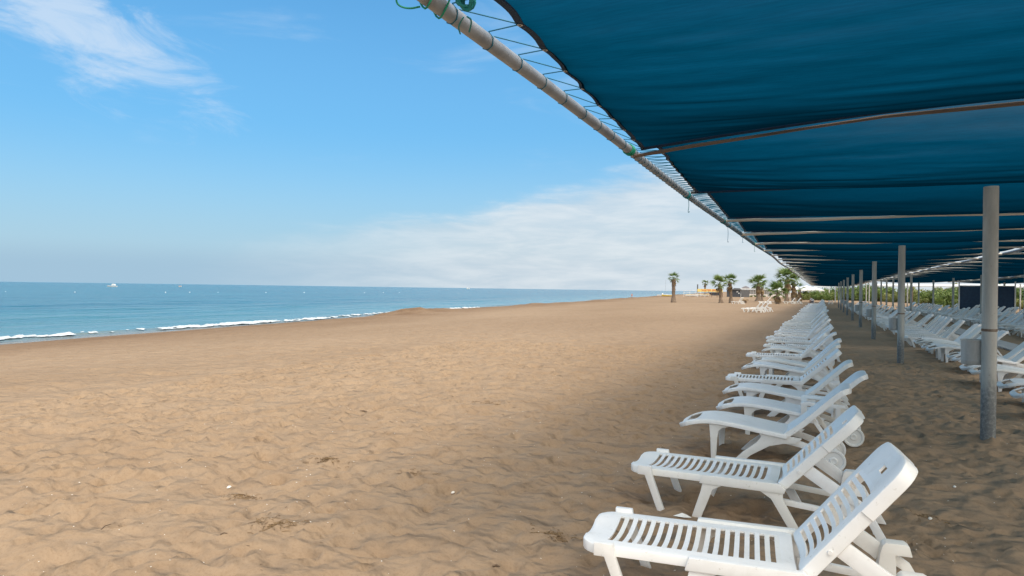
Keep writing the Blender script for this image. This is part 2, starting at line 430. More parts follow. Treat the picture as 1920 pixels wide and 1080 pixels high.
M_CORD = simple('teal_cord', (0.005, 0.17, 0.20), (0.01, 0.24, 0.24), 60, 0.7)
M_CORDB = simple('blue_cord', (0.005, 0.11, 0.20), (0.01, 0.16, 0.25), 60, 0.7)
M_GREENCORD = simple('green_cord', (0.005, 0.22, 0.13), (0.01, 0.30, 0.18), 60, 0.7)
M_EYE = simple('eyelet_metal', (0.55, 0.55, 0.55), (0.4, 0.4, 0.4), 40, 0.35, 0.8)

# ------------------------------------------------------------------ the beach, one sheet
def spread(a, b, step, lo, hi, glo, ghi):
    mid_ = list(np.arange(a, b, step)); L = [a]; s_ = step
    while L[-1] > lo: s_ *= glo; L.append(L[-1] - s_)
    H = [mid_[-1]]; s_ = step
    while H[-1] < hi: s_ *= ghi; H.append(H[-1] + s_)
    return np.array(L[:0:-1] + mid_ + H[1:])
gx = spread(-11.5, 4.6, 0.044, -900, 3000, 1.036, 1.04)
gy = spread(2.0, 21.0, 0.044, -150, 5000, 1.10, 1.032)
X, Y = np.meshgrid(gx, gy)
Z = base_z(X, Y)
sx = np.gradient(gx)[None, :]; sy = np.gradient(gy)[:, None]; cell = np.maximum(sx, sy)
def fade(wl): return np.clip(1.6 - 2.4 * cell / wl, 0, 1)
d_sh = X - shore_x(Y)
inl = np.clip(d_sh / 6.0, 0, 1)
Z += inl * 0.06 * fbm(X / 6.0, Y / 6.0, 11, 2) * fade(6.0)
Z += inl * 0.038 * fbm(X / 0.9, Y / 0.75, 12, 2) * fade(0.8)
rip = fbm(X / 0.46 + 0.5 * vnoise(X / 1.1, Y / 1.1, 17), Y / 0.30, 14, 1) * 1.5
Z += inl * (0.040 * rip - 0.030 * np.abs(rip)) * fade(0.35)
# footprints and dents, stamped into the dense part
rs = np.random.RandomState(4)
for k in range(9000):
    fx = rs.uniform(-11.3, 4.4); fy = rs.uniform(2.1, 21.0); a = rs.normal(0.3, 0.9)
    la = rs.uniform(0.065, 0.145); lb = la * rs.uniform(0.45, 0.8); dp = rs.uniform(0.010, 0.036)
    i0, i1 = np.searchsorted(gx, [fx - 0.5, fx + 0.5]); j0, j1 = np.searchsorted(gy, [fy - 0.5, fy + 0.5])
    ux = X[j0:j1, i0:i1] - fx; uy = Y[j0:j1, i0:i1] - fy
    p = (ux * math.cos(a) + uy * math.sin(a)) / la; q = (-ux * math.sin(a) + uy * math.cos(a)) / lb
    rr = np.sqrt(p * p + q * q)
    Z[j0:j1, i0:i1] += -dp * np.exp(-rr ** 3.2) * (1 + 0.5 * p) + dp * 0.45 * np.exp(-((rr - 1.35) / 0.36) ** 2)
for (mx_, my_) in [(1.86, 10.0)]:
    Z += 0.055 * np.exp(-(((X - mx_) ** 2 + (Y - my_) ** 2) / 0.30 ** 2))
wet = np.clip(1 - (d_sh - 1.0) / 2.6, 0, 1) + 0.95 * np.clip(1 - np.abs(d_sh - 5.5) / 7.0, 0, 1)
wet = np.clip(wet, 0, 1)
inst('ground', grid_mesh('ground', gx, gy, Z, M_SAND, True, {'wet': wet}), kind='structure', label='ochre beach sand dimpled with footprints')
GX, GY, GZ = gx, gy, Z
def sand(x, y):
    """height of the finished sand at a point (nearest grid vertices)"""
    i = int(np.clip(np.searchsorted(GX, x), 1, len(GX) - 1)); j = int(np.clip(np.searchsorted(GY, y), 1, len(GY) - 1))
    fx = (x - GX[i - 1]) / (GX[i] - GX[i - 1]); fy = (y - GY[j - 1]) / (GY[j] - GY[j - 1])
    return float((GZ[j - 1, i - 1] * (1 - fx) + GZ[j - 1, i] * fx) * (1 - fy) + (GZ[j, i - 1] * (1 - fx) + GZ[j, i] * fx) * fy)

# ------------------------------------------------------------------ sea: rows follow the shore line
dd = np.concatenate([np.arange(-4, 14, 0.22), 14 + np.cumsum(0.22 * 1.035 ** np.arange(1, 262))])
dd = dd[dd < 30000]
yy = np.concatenate([-np.cumsum(0.8 * 1.09 ** np.arange(1, 95))[::-1], np.arange(0, 110, 0.55), 110 + np.cumsum(0.55 * 1.05 ** np.arange(1, 160))])
D, YY = np.meshgrid(dd, yy)
XX = shore_x(np.clip(YY, -400, 4000)) - D
def wave_z(D, YY):
    br = 2.0 + 0.9 * vnoise(YY / 9.0, YY * 0 + 2.2, 61) + 0.35 * vnoise(YY / 2.5, YY * 0 + 2.2, 62)
    amp = 0.11 + 0.16 * vnoise(YY / 14.0, YY * 0 + 4.4, 63)
    z = amp * np.exp(-((D - br) / np.where(D < br, 0.42, 1.1)) ** 2)
    for k, (p0, ht, wd) in enumerate([(11, 0.10, 1.8), (19, 0.15, 2.4), (31, 0.13, 3.2), (46, 0.12, 4.0)]):
        c0 = p0 + 5.0 * vnoise(YY / 30.0, YY * 0 + k, 70 + k)
        z = z + ht * (0.75 + 1.2 * vnoise(YY / 16.0, YY * 0 + k, 80 + k)) * np.exp(-((D - c0) / np.where(D < c0, wd * 0.45, wd)) ** 2)
    z = z + 0.05 * fbm(D / 2.2, YY / 5.0, 90, 3) * np.clip(D / 4, 0, 1) * np.clip(1.5 - D / 120, 0, 1)
    return z
ZS = SEA_Z + wave_z(D, YY)
nx = len(dd); ny = len(yy)
co = np.stack([XX, YY, ZS], -1).reshape(-1, 3)
i = np.arange((ny - 1) * (nx - 1)); a = (i // (nx - 1)) * nx + i % (nx - 1)
me = raw_mesh('sea', co, np.stack([a, a + nx, a + nx + 1, a + 1], -1), M_SEA, True, {'shallow': np.clip(1 - D / 38.0, 0, 1) * 0.85, 'swash': np.clip(1 - D / 3.0, 0, 1)})
inst('sea', me, kind='structure', label='calm blue sea with small waves')

# breaking foam along the edge of the water
fy_ = np.arange(8, 86, 0.11); fd = np.arange(-1.6, 4.2, 0.10)
FD, FY = np.meshgrid(fd, fy_)
br = 2.0 + 0.9 * vnoise(FY / 9.0, FY * 0 + 2.2, 61) + 0.35 * vnoise(FY / 2.5, FY * 0 + 2.2, 62)
str_ = 0.5 + 0.9 * vnoise(FY / 11.0, FY * 0 + 8.8, 95) + 0.35 * np.exp(-((FY - 34) / 9.0) ** 2)
n_ = fbm(FD / 0.55, FY / 0.8, 97, 3)
roll = str_ - np.abs(FD - (br - 0.35)) / 0.46 + 1.7 * n_ + 0.9 * vnoise(FY / 1.6, FY * 0, 103) > 0.22
lip = np.abs(FD + 0.5 - 0.5 * vnoise(FY / 4.0, FY * 0 + 6, 98)) < 0.10 + 0.35 * np.clip(vnoise(FY / 3.0, FD, 99), -0.2, 1)
keep = roll | lip
FZ = np.maximum(SEA_Z + wave_z(FD, FY), base_z(shore_x(FY) - FD, FY)) + 0.02 + np.where(roll, 0.02 + 0.09 * np.abs(fbm(FD / 0.3, FY / 0.35, 101, 2)), 0.008)
co = np.stack([shore_x(FY) - FD, FY, FZ], -1).reshape(-1, 3)
nx = len(fd); ny = len(fy_); i = np.arange((ny - 1) * (nx - 1)); a = (i // (nx - 1)) * nx + i % (nx - 1)
q = np.stack([a, a + nx, a + nx + 1, a + 1], -1); kk = keep.ravel()
q = q[kk[q].all(1)]
us, inv = np.unique(q.ravel(), return_inverse=True)
inst('sea_foam', raw_mesh('sea_foam', co[us], inv.reshape(-1, 4), M_FOAM, True), kind='stuff',
     label='white foam of the small waves breaking on the sand', cat='foam')

# ------------------------------------------------------------------ canopy: posts, pipes, poles and cloth
H_PIPE = 3.13; PIPE_X = [-1.76, 5.40, 12.6, 19.8]; POST_X = [1.86, 9.0, 16.2]
ORD = ['first', 'second', 'third', 'fourth', 'fifth', 'sixth', 'seventh', 'eighth', 'ninth', 'tenth', 'eleventh', 'twelfth', 'thirteenth', 'fourteenth',
       'fifteenth', 'sixteenth', 'seventeenth', 'eighteenth', 'nineteenth', 'twentieth', 'twenty-first', 'twenty-second', 'twenty-third', 'twenty-fourth']

def post_mesh(top):
    n = 22; r0 = 0.080
    return MB().lathe([(0.0, -0.4), (r0, -0.4), (r0, 0.0), (r0, 0.6), (r0, 1.26), (r0, top - 0.005), (r0 - 0.005, top), (0.0, top)], n).mesh('post_shaft', M_POST)
ME_SHAFT = post_mesh(3.03)
ME_WELD = MB().lathe([(0.0795, 1.270), (0.0833, 1.275), (0.0842, 1.288), (0.0833, 1.300), (0.0795, 1.305)], 22).mesh('weld_seam', M_RUST)
ME_SHAFT2 = MB().lathe([(0.0, -0.4), (0.075, -0.4), (0.075, 3.06), (0.0, 3.06)], 14).mesh('slim_shaft', M_POST)
mbn = MB().lathe([(0.0, 0.0), (0.138, 0.0), (0.142, 0.006), (0.146, 0.05), (0.150, 0.052), (0.150, 0.066), (0.146, 0.068), (0.150, 0.315), (0.157, 0.318), (0.157, 0.335), (0.147, 0.335), (0.140, 0.06), (0.0, 0.055)], 24)
ME_BIN = mbn.mesh('bin_body', M_BIN)
ME_STRAP = MB().box(0.138, 0.30, -0.012, 0.012, 0.20, 0.23).mesh('strap', M_BIN)

def post(x, y, label, group, full=True):
    g = sand(x, y)
    if full:
        o = empty('canopy_post', (x, y, g), RNG.uniform(0, 6), label=label, cat='post', group=group)
        inst('shaft', ME_SHAFT, o); inst('weld_seam', ME_WELD, o)
    else:
        o = inst('canopy_post', ME_SHAFT2, None, (x, y, g), label=label, cat='post', group=group)
    return o
def bin_(x, y, label, group):
    o = empty('litter_bin', (x - 0.135, y + 0.16, sand(x, y) + 0.85), R(-50), label=label, cat='bin', group=group)
    o.scale = (0.88, 0.88, 0.92); inst('bin_body', ME_BIN, o); inst('strap', ME_STRAP, o)

for k in range(9):
    y = 10.0 * (k + 1) + RNG.uniform(-0.15, 0.15)
    lab = ('large nearest galvanised canopy post with a rusty weld ring' if k == 0 else
           '%s grey canopy post from the camera in the line beside the walkway' % ORD[k] if k < 7 else 'small far grey canopy post at the end of the walkway line')
    post(POST_X[0], y, lab, 'posts beside the walkway', k < 7)
    if k < 7:
        bin_(POST_X[0], y, 'galvanised bucket bin strapped to the %s canopy post' % ('large nearest' if k == 0 else ORD[k] + ' walkway'), 'bins on the posts')
for bx_, nm in ((1, 'inner'), (2, 'back')):
    for k in range(3 if bx_ == 1 else 6, 9):
        post(POST_X[bx_], 10.0 * (k + 1) + 0.4, 'slim dark canopy post in the %s line behind the rows of loungers' % nm, 'posts in the %s line' % nm, False)
for k in range(12, 17):
    post(PIPE_X[3], 7.0 * k, 'slim dark post along the inland edge of the canopy', 'posts along the inland edge', False)
for k in range(8, 17):
    post(PIPE_X[1] + 0.2, 6.5 * k + 2, 'thin dark post under the far part of the second pipe', 'posts under the second pipe', False)

END_Y = [142, 142, 88, 88]
def pipe_p(k, y): return (PIPE_X[k] + 0.02 * math.sin(y * 0.5 + k), H_PIPE + 0.02 * math.sin(y * 0.31 + 2 * k))
for k, x in enumerate(PIPE_X):
    y0 = 2.72; m = MB()
    pts = [(x + 0.02 * math.sin(y * 0.5 + k), y, H_PIPE + 0.02 * math.sin(y * 0.31 + 2 * k)) for y in np.linspace(y0, END_Y[k], 90)]
    m.tube(pts, 0.043, 14)
    for yj in np.arange(8.7, END_Y[k], 6.0):           # pipe couplings
        m.tube([(x + 0.02 * math.sin(yj * 0.5 + k), yj - 0.06, H_PIPE + 0.02 * math.sin(yj * 0.31 + 2 * k)), (x + 0.02 * math.sin(yj * 0.5 + k), yj + 0.06, H_PIPE + 0.02 * math.sin(yj * 0.31 + 2 * k))], 0.047, 14)
    m.build('edge_pipe', M_PIPE, None, 40, label=['long grey steel pipe along the seaward edge of the blue canopy', 'grey pipe between the first and second bay of the canopy, wound with cord', 'grey pipe between the second and third bay of the canopy', 'grey pipe along the inland edge of the canopy'][k], cat='pipe')
# cross pipe at the near end of the canopy
MB().tube([(-1.82, 2.86, H_PIPE + 0.085), (5.46, 2.86, H_PIPE + 0.10)], 0.046, 14).build('cross_pipe', M_PIPE, None, 40, label='grey cross pipe lashed on the near corner of the canopy', cat='pipe')

seam = [2.92, 6.75, 10.0, 13.7, 16.8, 20.4, 23.6]
while seam[-1] < 139: seam.append(seam[-1] + 3.4 + RNG.uniform(-0.15, 0.15))
GAP = {4: 0.22, 6: 0.40, 9: 0.2, 12: 0.25}

def crown_lift(x, y):
    """the near poles bow upwards over the walkway"""
    u_ = np.clip((np.asarray(x) - PIPE_X[0]) / (PIPE_X[1] - PIPE_X[0]), 0, 1)
    return 0.21 * np.sin(math.pi * u_) * np.clip((10.0 - np.asarray(y)) / 3.25, 0, 1)
def wrinkle(Xc, Yc, seed):
    w_ = 0.014 * fbm(Xc * 0.45 + Yc * 0.25, Yc * 2.6 + 0.16 * Xc, seed, 3) + 0.010 * fbm(Xc * 1.3, Yc * 7.0 - 0.6 * Xc, seed + 5, 2)
    for q in range(5):
        w_ = w_ + 0.009 * np.exp(-((Yc - (Yc.min() + (0.15 + 0.18 * q) * np.ptp(Yc)) - (0.05 * math.sin(seed + q * 2.1)) * Xc - 0.12 * np.sin(Xc * 0.6 + q)) / 0.045) ** 2) * np.clip(0.5 + 1.4 * vnoise(Xc * 0.35, Xc * 0 + q * 3.1, seed), 0, 1)
    return w_ + 0.05 * fbm(Xc * 0.22, Yc * 0.5, seed + 9, 2)

def sheet(bay, k, y0, y1, detail, label, group):
    x0, x1 = PIPE_X[bay], PIPE_X[bay + 1]
    g0 = GAP.get(k, 0.045) if bay == 0 else 0.05
    y0 = y0 + g0; y1 = y1 - 0.02
    nxc, nyc = (130, 74) if detail == 2 else ((70, 30) if detail == 1 else (22, 8))
    nye = 9 if detail == 2 else 12                                   # eyelets along the side
    off0 = 0.20 if k == 0 else 0.17; off1 = 0.045 if k == 0 else 0.04
    us_ = np.linspace(0, 1, nxc); vs_ = np.linspace(0, 1, nyc)
    U, V = np.meshgrid(us_, vs_)
    sc = np.abs(np.sin(V * math.pi * nye)) ** 0.8 * (0.022 * (1 - 0.4 * V)) + 0.012 * vnoise(V * 30, V * 0 + k, 3)
    XL = x0 + 0.05 + off0 * (1 - V) + off1 * V + sc; XR = x1 - 0.09 - 0.06 * np.abs(np.sin(V * math.pi * nye))
    Xc = XL + (XR - XL) * U
    edge = 0.030 * np.sin(U * 40 + k) * (1 if k else 0.4) * np.abs(1 - 2 * V) ** 6
    Yc = y0 + (y1 - y0) * V + edge * 0.4
    lift = 0.045 if k else 0.035
    Zc = H_PIPE + lift - (0.30 if k < 2 else 0.20) * np.sin(math.pi * V) ** 0.9 * np.clip(np.sin(math.pi * U), 0, 1) ** 0.6 + wrinkle(Xc, Yc, 200 + 10 * bay + k % 7) * (0.2 + 0.8 * np.sin(math.pi * V)) * np.clip(U * 12, 0.15, 1)
    Zc = Zc + crown_lift(Xc, Yc)
    me = raw_mesh('cloth', np.stack([Xc, Yc, Zc], -1).reshape(-1, 3), (lambda a, n_: np.stack([a, a + n_, a + n_ + 1, a + 1], -1))((np.arange((nyc - 1) * (nxc - 1)) // (nxc - 1)) * nxc + np.arange((nyc - 1) * (nxc - 1)) % (nxc - 1), nxc), M_CLOTH)
    if detail == 0:
        inst('shade_cloth', me, label=label, cat='canopy', group=group); return
    root = empty('shade_cloth', (0, 0, 0), label=label, cat='canopy', group=group)
    inst('cloth', me, root)
    # hem down the seaward side, eyelets and lacing
    hem = MB(); hw = 0.040
    for j in range(nyc):
        p = (Xc[j, 0], Yc[j, 0], Zc[j, 0]); q = (Xc[j, 0] + hw, Yc[j, 0], Zc[j, 0] - 0.004)
        hem.v += [(p[0] - 0.004, p[1], p[2] - 0.007), (q[0], q[1], q[2] - 0.007), (p[0] - 0.004, p[1], p[2] + 0.004), (q[0], q[1], q[2] + 0.004)]
    for j in range(nyc - 1):
        o = 4 * j; hem.f += [(o, o + 4, o + 5, o + 1), (o + 2, o + 3, o + 7, o + 6), (o, o + 2, o + 6, o + 4), (o + 1, o + 5, o + 7, o + 3)]
    hem.build('hem', M_HEM, root)
    fr = MB(); j = nyc - 1
    fr.tube([(Xc[j, i_], Yc[j, i_], Zc[j, i_] - 0.012) for i_ in range(0, nxc, 3)], 0.016, 6); fr.build('end_hem', M_HEM, root)
    ey = MB().lathe([(0.008, 0), (0.016, 0), (0.016, 0.006), (0.008, 0.006), (0.008, 0)], 10).mesh('eyelet', M_EYE)
    cordm = MB(); P = Vector((x0, 0, H_PIPE))
    turn = 1 if k == 0 else 2
    for e in range(nye + 1):
        j = min(nyc - 1, max(0, int(round(e / nye * (nyc - 1)))))
        c_ = Vector((Xc[j, 0] + 0.018, Yc[j, 0], Zc[j, 0]))
        if detail == 2: inst('eyelet', ey, root, (c_.x, c_.y, c_.z - 0.012))
        if e == nye: break
        stp = (y1 - y0) / nye
        for q_ in range(turn):
            yb = c_.y + stp * (0.10 + 0.5 * q_)
            cc = c_ if q_ == 0 else Vector((c_.x + 0.03, c_.y + stp * 0.5, c_.z))
            ring = [cc + Vector((0, 0, -0.006))]
            for an in (60, 10, -40, -90, -140, -190, -240, -290):
                aa = R(an); yq = yb + (60 - an) / 350 * stp * 0.22; pp = pipe_p(bay, yq); ring.append(Vector((pp[0] + 0.047 * math.cos(aa), yq, pp[1] + 0.047 * math.sin(aa))))
            nxt = c_ + Vector((0, stp / turn * (q_ + 1), 0)) if q_ + 1 < turn else None
            if nxt is None:
                j2 = min(nyc - 1, int(round((e + 1) / nye * (nyc - 1)))); nxt = Vector((Xc[j2, 0] + 0.018, Yc[j2, 0], Zc[j2, 0]))
            ring.append(nxt + Vector((0, 0, -0.006)))
            cordm.tube(ring, 0.0038 if k == 0 else 0.0042, 5)
    cordm.build('lacing_cord', M_CORDB, root)

for k in range(len(seam) - 1):
    det = 2 if k < 2 else (1 if k < 7 else 0)
    lab = ('nearest blue shade cloth panel, overhead at the top right' if k == 0 else '%s blue shade cloth panel from the camera in the seaward bay' % ORD[k] if k < 12 else 'far narrow blue shade cloth panel of the seaward bay')
    sheet(0, k, seam[k], seam[k + 1], det, lab, 'blue shade cloths of the seaward bay')
    for bay in (1, 2):
        if seam[k] < 86 and seam[k] > (14 if bay == 1 else 28):
            sheet(bay, k, seam[k], seam[k + 1], 0, 'blue shade cloth panel of the %s bay behind the rows' % ('middle' if bay == 1 else 'inland'), 'blue shade cloths of the %s bay' % ('middle' if bay == 1 else 'inland'))

for k, y in enumerate(seam[1:], 1):
    r_ = 0.016 if k == 1 else (0.027 if k < 6 else 0.025)
    xe = PIPE_X[1] if y > 86 else PIPE_X[3]
    n_ = 40; ph = RNG.uniform(0, 6)
    dz_ = -0.010 if k != 2 else 0.07
    pts = [(x, y + 0.020 * math.sin(x * 0.9 + ph) + 0.008 * math.sin(x * 3.1 + ph), H_PIPE - 0.012 + dz_ + float(crown_lift(x, y)) + 0.012 * math.sin(x * 1.7 + ph) + 0.006 * math.sin(x * 4.3)) for x in np.linspace(PIPE_X[0] + 0.03, xe, n_)]
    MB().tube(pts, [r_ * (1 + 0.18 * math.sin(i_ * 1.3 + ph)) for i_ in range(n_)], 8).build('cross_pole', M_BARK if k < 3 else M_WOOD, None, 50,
        label=('%s pale wooden cross pole from the camera under the canopy' % ORD[k - 1]) if k < 12 else 'thin far wooden cross pole under the canopy', cat='pole', group='cross poles under the canopy')

# cord bundles and loose ends along the seaward pipe
def knot(name, c_, r_, n_, rad, mat, label, tail=0.0, seed=1):
    rr = random.Random(seed); m = MB(); pts = []
    for i_ in range(n_):
        a_ = i_ * 1.9; pts.append((c_[0] + r_ * math.cos(a_) * rr.uniform(0.6, 1.1), c_[1] + r_ * 0.8 * rr.uniform(-1, 1), c_[2] + r_ * math.sin(a_) * rr.uniform(0.6, 1.1)))
    m.tube(pts, rad, 6, soft=2)
    if tail:
        q_ = c_; m.tube([(q_[0], q_[1], q_[2] - r_), (q_[0] + 0.02, q_[1], q_[2] - r_ - tail * 0.4), (q_[0] - 0.01, q_[1] + 0.02, q_[2] - r_ - tail * 0.75), (q_[0] + 0.015, q_[1] + 0.01, q_[2] - r_ - tail)], 0.0035, 5)
    m.build(name, mat, None, 60, label=label, cat='cord', group='cord knots on the canopy pipe')
knot('cord_knot', (-1.60, 2.93, H_PIPE + 0.02), 0.055, 26, 0.008, M_CORD, 'tangled teal cord knot at the near corner of the canopy', 0.0, 3)
m = MB(); m.tube([(-1.62, 2.95, 3.08), (-1.66, 3.0, 3.09), (-1.70, 3.04, 3.075), (-1.72, 3.10, 3.065)], 0.004, 5, soft=2); m.tube([(-1.60, 2.95, 3.08), (-1.63, 3.06, 3.11), (-1.69, 3.14, 3.085)], 0.0045, 5, soft=2)
m.build('cord_end', M_CORD, None, 60, label='two loose teal cord ends hanging below the corner knot', cat='cord')
m = MB()
for y_ in (2.80, 2.93): m.tube([(pipe_p(0, y_)[0] + 0.056 * math.cos(a_), y_ + 0.02 * math.sin(a_ * 2), pipe_p(0, y_)[1] + 0.035 + 0.092 * math.sin(a_)) for a_ in np.linspace(0, 6.283, 18)], 0.005, 5)
m.tube([(-1.80, 2.74, 3.17), (-1.86, 2.72, 3.14), (-1.87, 2.74, 3.10), (-1.83, 2.78, 3.09), (-1.79, 2.82, 3.11)], 0.005, 6, soft=3)
m.build('lashing', M_GREENCORD, None, 60, label='green cord lashing around the corner of the two steel pipes', cat='cord')
for i_, (y_, tl, mt) in enumerate([(6.62, 0.0, M_GREENCORD), (9.9, 0.22, M_CORD), (13.6, 0.0, M_CORD), (14.4, 0.34, M_CORDB), (17.2, 0.16, M_CORDB), (20.4, 0.2, M_GREENCORD)]):
    m = MB()
    for s_ in range(4): m.tube([(pipe_p(0, y_)[0] + 0.051 * math.cos(a_), y_ + 0.03 * s_ + 0.012 * math.sin(a_), pipe_p(0, y_)[1] + 0.051 * math.sin(a_)) for a_ in np.linspace(0, 6.283, 14)], 0.006, 5)
    if tl: m.tube([(-1.75, y_, H_PIPE - 0.05), (-1.74, y_ + 0.02, H_PIPE - 0.05 - tl * 0.5), (-1.75, y_ - 0.02, H_PIPE - 0.05 - tl), (-1.72, y_ - 0.03, H_PIPE - 0.03 - tl)], 0.0042, 5, soft=2)
    m.build('lashing', mt, None, 60, label='%s cord lashing along the seaward pipe, counted from the corner%s' % (ORD[i_ + 1], ', with a hanging end' if tl else ''), cat='cord')

# ------------------------------------------------------------------ loungers
COLS = [-1, -.985, -.94, -.86, -.7, -.47, -.24, 0, .24, .47, .7, .86, .94, .985, 1]
COLS_LO = [-1, -.94, -.7, 0, .7, .94, 1]
def roundW(s_, L_, W_, r0, r1):
    w_ = W_
    if r0 and s_ < r0: w_ = min(w_, W_ - r0 + math.sqrt(max(0, r0 * r0 - (r0 - s_) ** 2)) * 1.0)
    if r1 and s_ > L_ - r1: w_ = min(w_, W_ - r1 + math.sqrt(max(0, r1 * r1 - (s_ - L_ + r1) ** 2)))
    return w_
def ymir(fn):
    a_ = MB(); fn(a_, -1); b_ = MB(); fn(b_, 1); return a_, b_
def yy2(s_, a_, b_): return (s_ * a_, s_ * b_) if s_ > 0 else (s_ * b_, s_ * a_)

P_S = (1.10 - 0.15) / 17; P_B = 0.0575
def slatted_parts(joined=False, ang=51.0, broken=False):
    """list of (name, MB, parent index or None, bevel); local x from the foot end to the head"""
    out = []; cols = COLS_LO if joined else COLS
    rows = [0, .006, .02, .045, .075, .11, .13, .15]
    if joined:
        for k in range(17): rows += [.15 + k * P_S + .028, .15 + (k + 1) * P_S]
    else: rows += [.40, .70, 1.10]
    rows += [1.13, 1.17]
    def mask(s_, v_):
        if abs(v_) > 0.7 or s_ < .15 or s_ > 1.10: return True
        return joined and ((s_ - .15) % P_S) > .028
    seat = MB().slab([(s_, .325) for s_ in rows], [roundW(s_, 9, .315, .13, 0) for s_ in rows], cols, .012, .055, mask, .022)
    out.append(['seat', seat, None, 0])
    A = R(ang); ca_, sa_ = math.cos(A), math.sin(A); hx, hz = 1.175, .322
    def on(s_, off=0.0): return (hx + ca_ * s_ - sa_ * off, hz + sa_ * s_ + ca_ * off)
    rows = [0, .006, .02, .06]
    if joined:
        for k in range(9): rows += [.06 + k * P_B + .028, .06 + (k + 1) * P_B]
    else: rows += [.30, .455, .459, .5775]
    rows += [.645, .69, .72, .75, .775, .785, .791, .797]
    LB = rows[-1]
    def bmask(s_, v_):
        if .645 < s_ < .69 and abs(v_) < .13: return False
        if abs(v_) > 0.7 or s_ < .06 or s_ > .5775: return True
        return joined and ((s_ - .06) % P_B) > .028
    bc = sorted(cols + ([-.13, .13] if not joined else [-.13, .13]))
    back = MB().slab([on(s_) for s_ in rows], [roundW(s_, LB, .305 + (.010 if s_ > .457 else 0), 0, .11) for s_ in rows], bc, .012, .072, bmask, .022)
    out.append(['backrest', back, None, 0])
    for sd in (-1, 1):
        y0, y1 = yy2(sd, .312, .350)
        out.append(['leg', MB().prism([(.095, .347), (.205, .347), (.215, .285), (.335, -.04), (.275, -.04), (.155, .272), (.095, .272)], y0, y1), None, .006])
        out.append(['leg', MB().prism([(.625, .270), (.785, .270), (.705, .225), (.605, -.04), (.535, -.04), (.610, .2)], y0, y1), None, .006])
        out.append(['leg', MB().prism([(1.05, .270), (1.225, .270), (1.225, .215), (1.37, -.04), (1.295, -.04), (1.14, .215)], y0, y1), None, .006])
        ya, yb = yy2(sd, .314, .362)
        r_ = MB().prism([(.600, .266), (.622, .338), (1.20, .338), (1.245, .300), (1.235, .266)], ya, yb)
        out.append(['side_rail', r_, None, .007])
        ya, yb = yy2(sd, .20, .286)
        out.append(['support_board', MB().prism([(1.60, -.04), (1.73, -.04), (1.715, .30), (1.80, .30), (1.785, .355), (1.765, .366), (1.665, .366), (1.648, .350), (1.635, .30)], ya, yb), None, .006])
        ya, yb = yy2(sd, .235, .272)
        lo = MB().prism([(1.20, .205), (1.66, .165), (1.66, .125), (1.20, .160)], ya, yb); out.append(['lower_rail', lo, None, .005])
        ya, yb = yy2(sd, .262, .296); p0 = on(.24, -.045)
        st_ = MB().prism([(p0[0] - .02, p0[1] + .02), (p0[0] + .05, p0[1] + .02), (1.70, .305), (1.80, .24), (1.96, -.04), (1.89, -.04), (1.755, .205), (1.66, .255), (1.635, .268), (1.622, .242), (1.60, .262), (p0[0] - .02, p0[1] - .045)], ya, yb)
        out.append(['prop', st_, None, .005])
        piv = on(.19, -.038); yv = sd * .306
        out.append(['pivot_cap', MB().lathe([(0, -.008), (.012, -.008), (.014, 0), (.012, .008), (0, .008)], 12, (piv[0], yv, piv[1]), 'y'), None, 0])
    out.append(['cross_bar', MB().box(1.665, 1.70, -.27, .27, .125, .165), None, .004])
    out.append(['cross_bar', MB().box(.31, .345, -.33, .33, .03, .07) if False else MB().box(1.84, 1.87, -.262, .262, .03, .07), None, .004])
    slats = []
    if not joined:
        wl = P_S - .028
        sl_ = MB().slab([(-wl / 2, 0), (-wl / 2 + .004, 0.0), (wl / 2 - .004, 0.0), (wl / 2, 0)], [.315] * 4, [q for q in COLS if abs(q) <= .7], .014, .014, lambda s_, v_: True, .022, ends=(0, 0))
        wb = P_B - .028
        sb_ = MB().slab([(-wb / 2, 0), (-wb / 2 + .004, 0.0), (wb / 2 - .004, 0.0), (wb / 2, 0)], [.305] * 4, [q for q in COLS if abs(q) <= .7], .014, .014, lambda s_, v_: True, .022, ends=(0, 0))
        ms, mb_ = sl_.mesh('slat', M_WHITE), sb_.mesh('slat', M_WHITE)
        for k in range(17): slats.append(('slat', ms, 'seat', (.15 + k * P_S + .028 + wl / 2, 0, .325), (0, 0, 0)))
        for k in range(9):
            q_ = on(.06 + k * P_B + .028 + wb / 2); slats.append(('slat', mb_, 'backrest', (q_[0], 0, q_[1]), (0, -A, 0)))
    return out, slats

def smooth_curve(pts, n_):
    """Catmull-Rom through points"""
    P_ = [Vector((p[0], p[1])) for p in pts]; P_ = [P_[0] * 2 - P_[1]] + P_ + [P_[-1] * 2 - P_[-2]]; out = []
    seg = len(P_) - 3
    for i_ in range(n_):
        f_ = i_ / (n_ - 1) * seg; k = min(int(f_), seg - 1); t_ = f_ - k; a_, b_, c_, d_ = P_[k:k + 4]
        q_ = 0.5 * ((2 * b_) + (c_ - a_) * t_ + (2 * a_ - 5 * b_ + 4 * c_ - d_) * t_ ** 2 + (3 * b_ - a_ - 3 * c_ + d_) * t_ ** 3)
        out.append((q_.x, q_.y))
    return out
def ends_fine(c_):
    def lerp(a_, b_, d_):
        L_ = math.hypot(b_[0] - a_[0], b_[1] - a_[1]); return (a_[0] + (b_[0] - a_[0]) * d_ / L_, a_[1] + (b_[1] - a_[1]) * d_ / L_)
    return [c_[0], lerp(c_[0], c_[1], .006), lerp(c_[0], c_[1], .02)] + c_[1:-1] + [lerp(c_[-1], c_[-2], .02), lerp(c_[-1], c_[-2], .006), c_[-1]]
def arclen(c_):
    S_ = [0.0]
    for a_, b_ in zip(c_, c_[1:]): S_.append(S_[-1] + math.hypot(b_[0] - a_[0], b_[1] - a_[1]))
    return S_

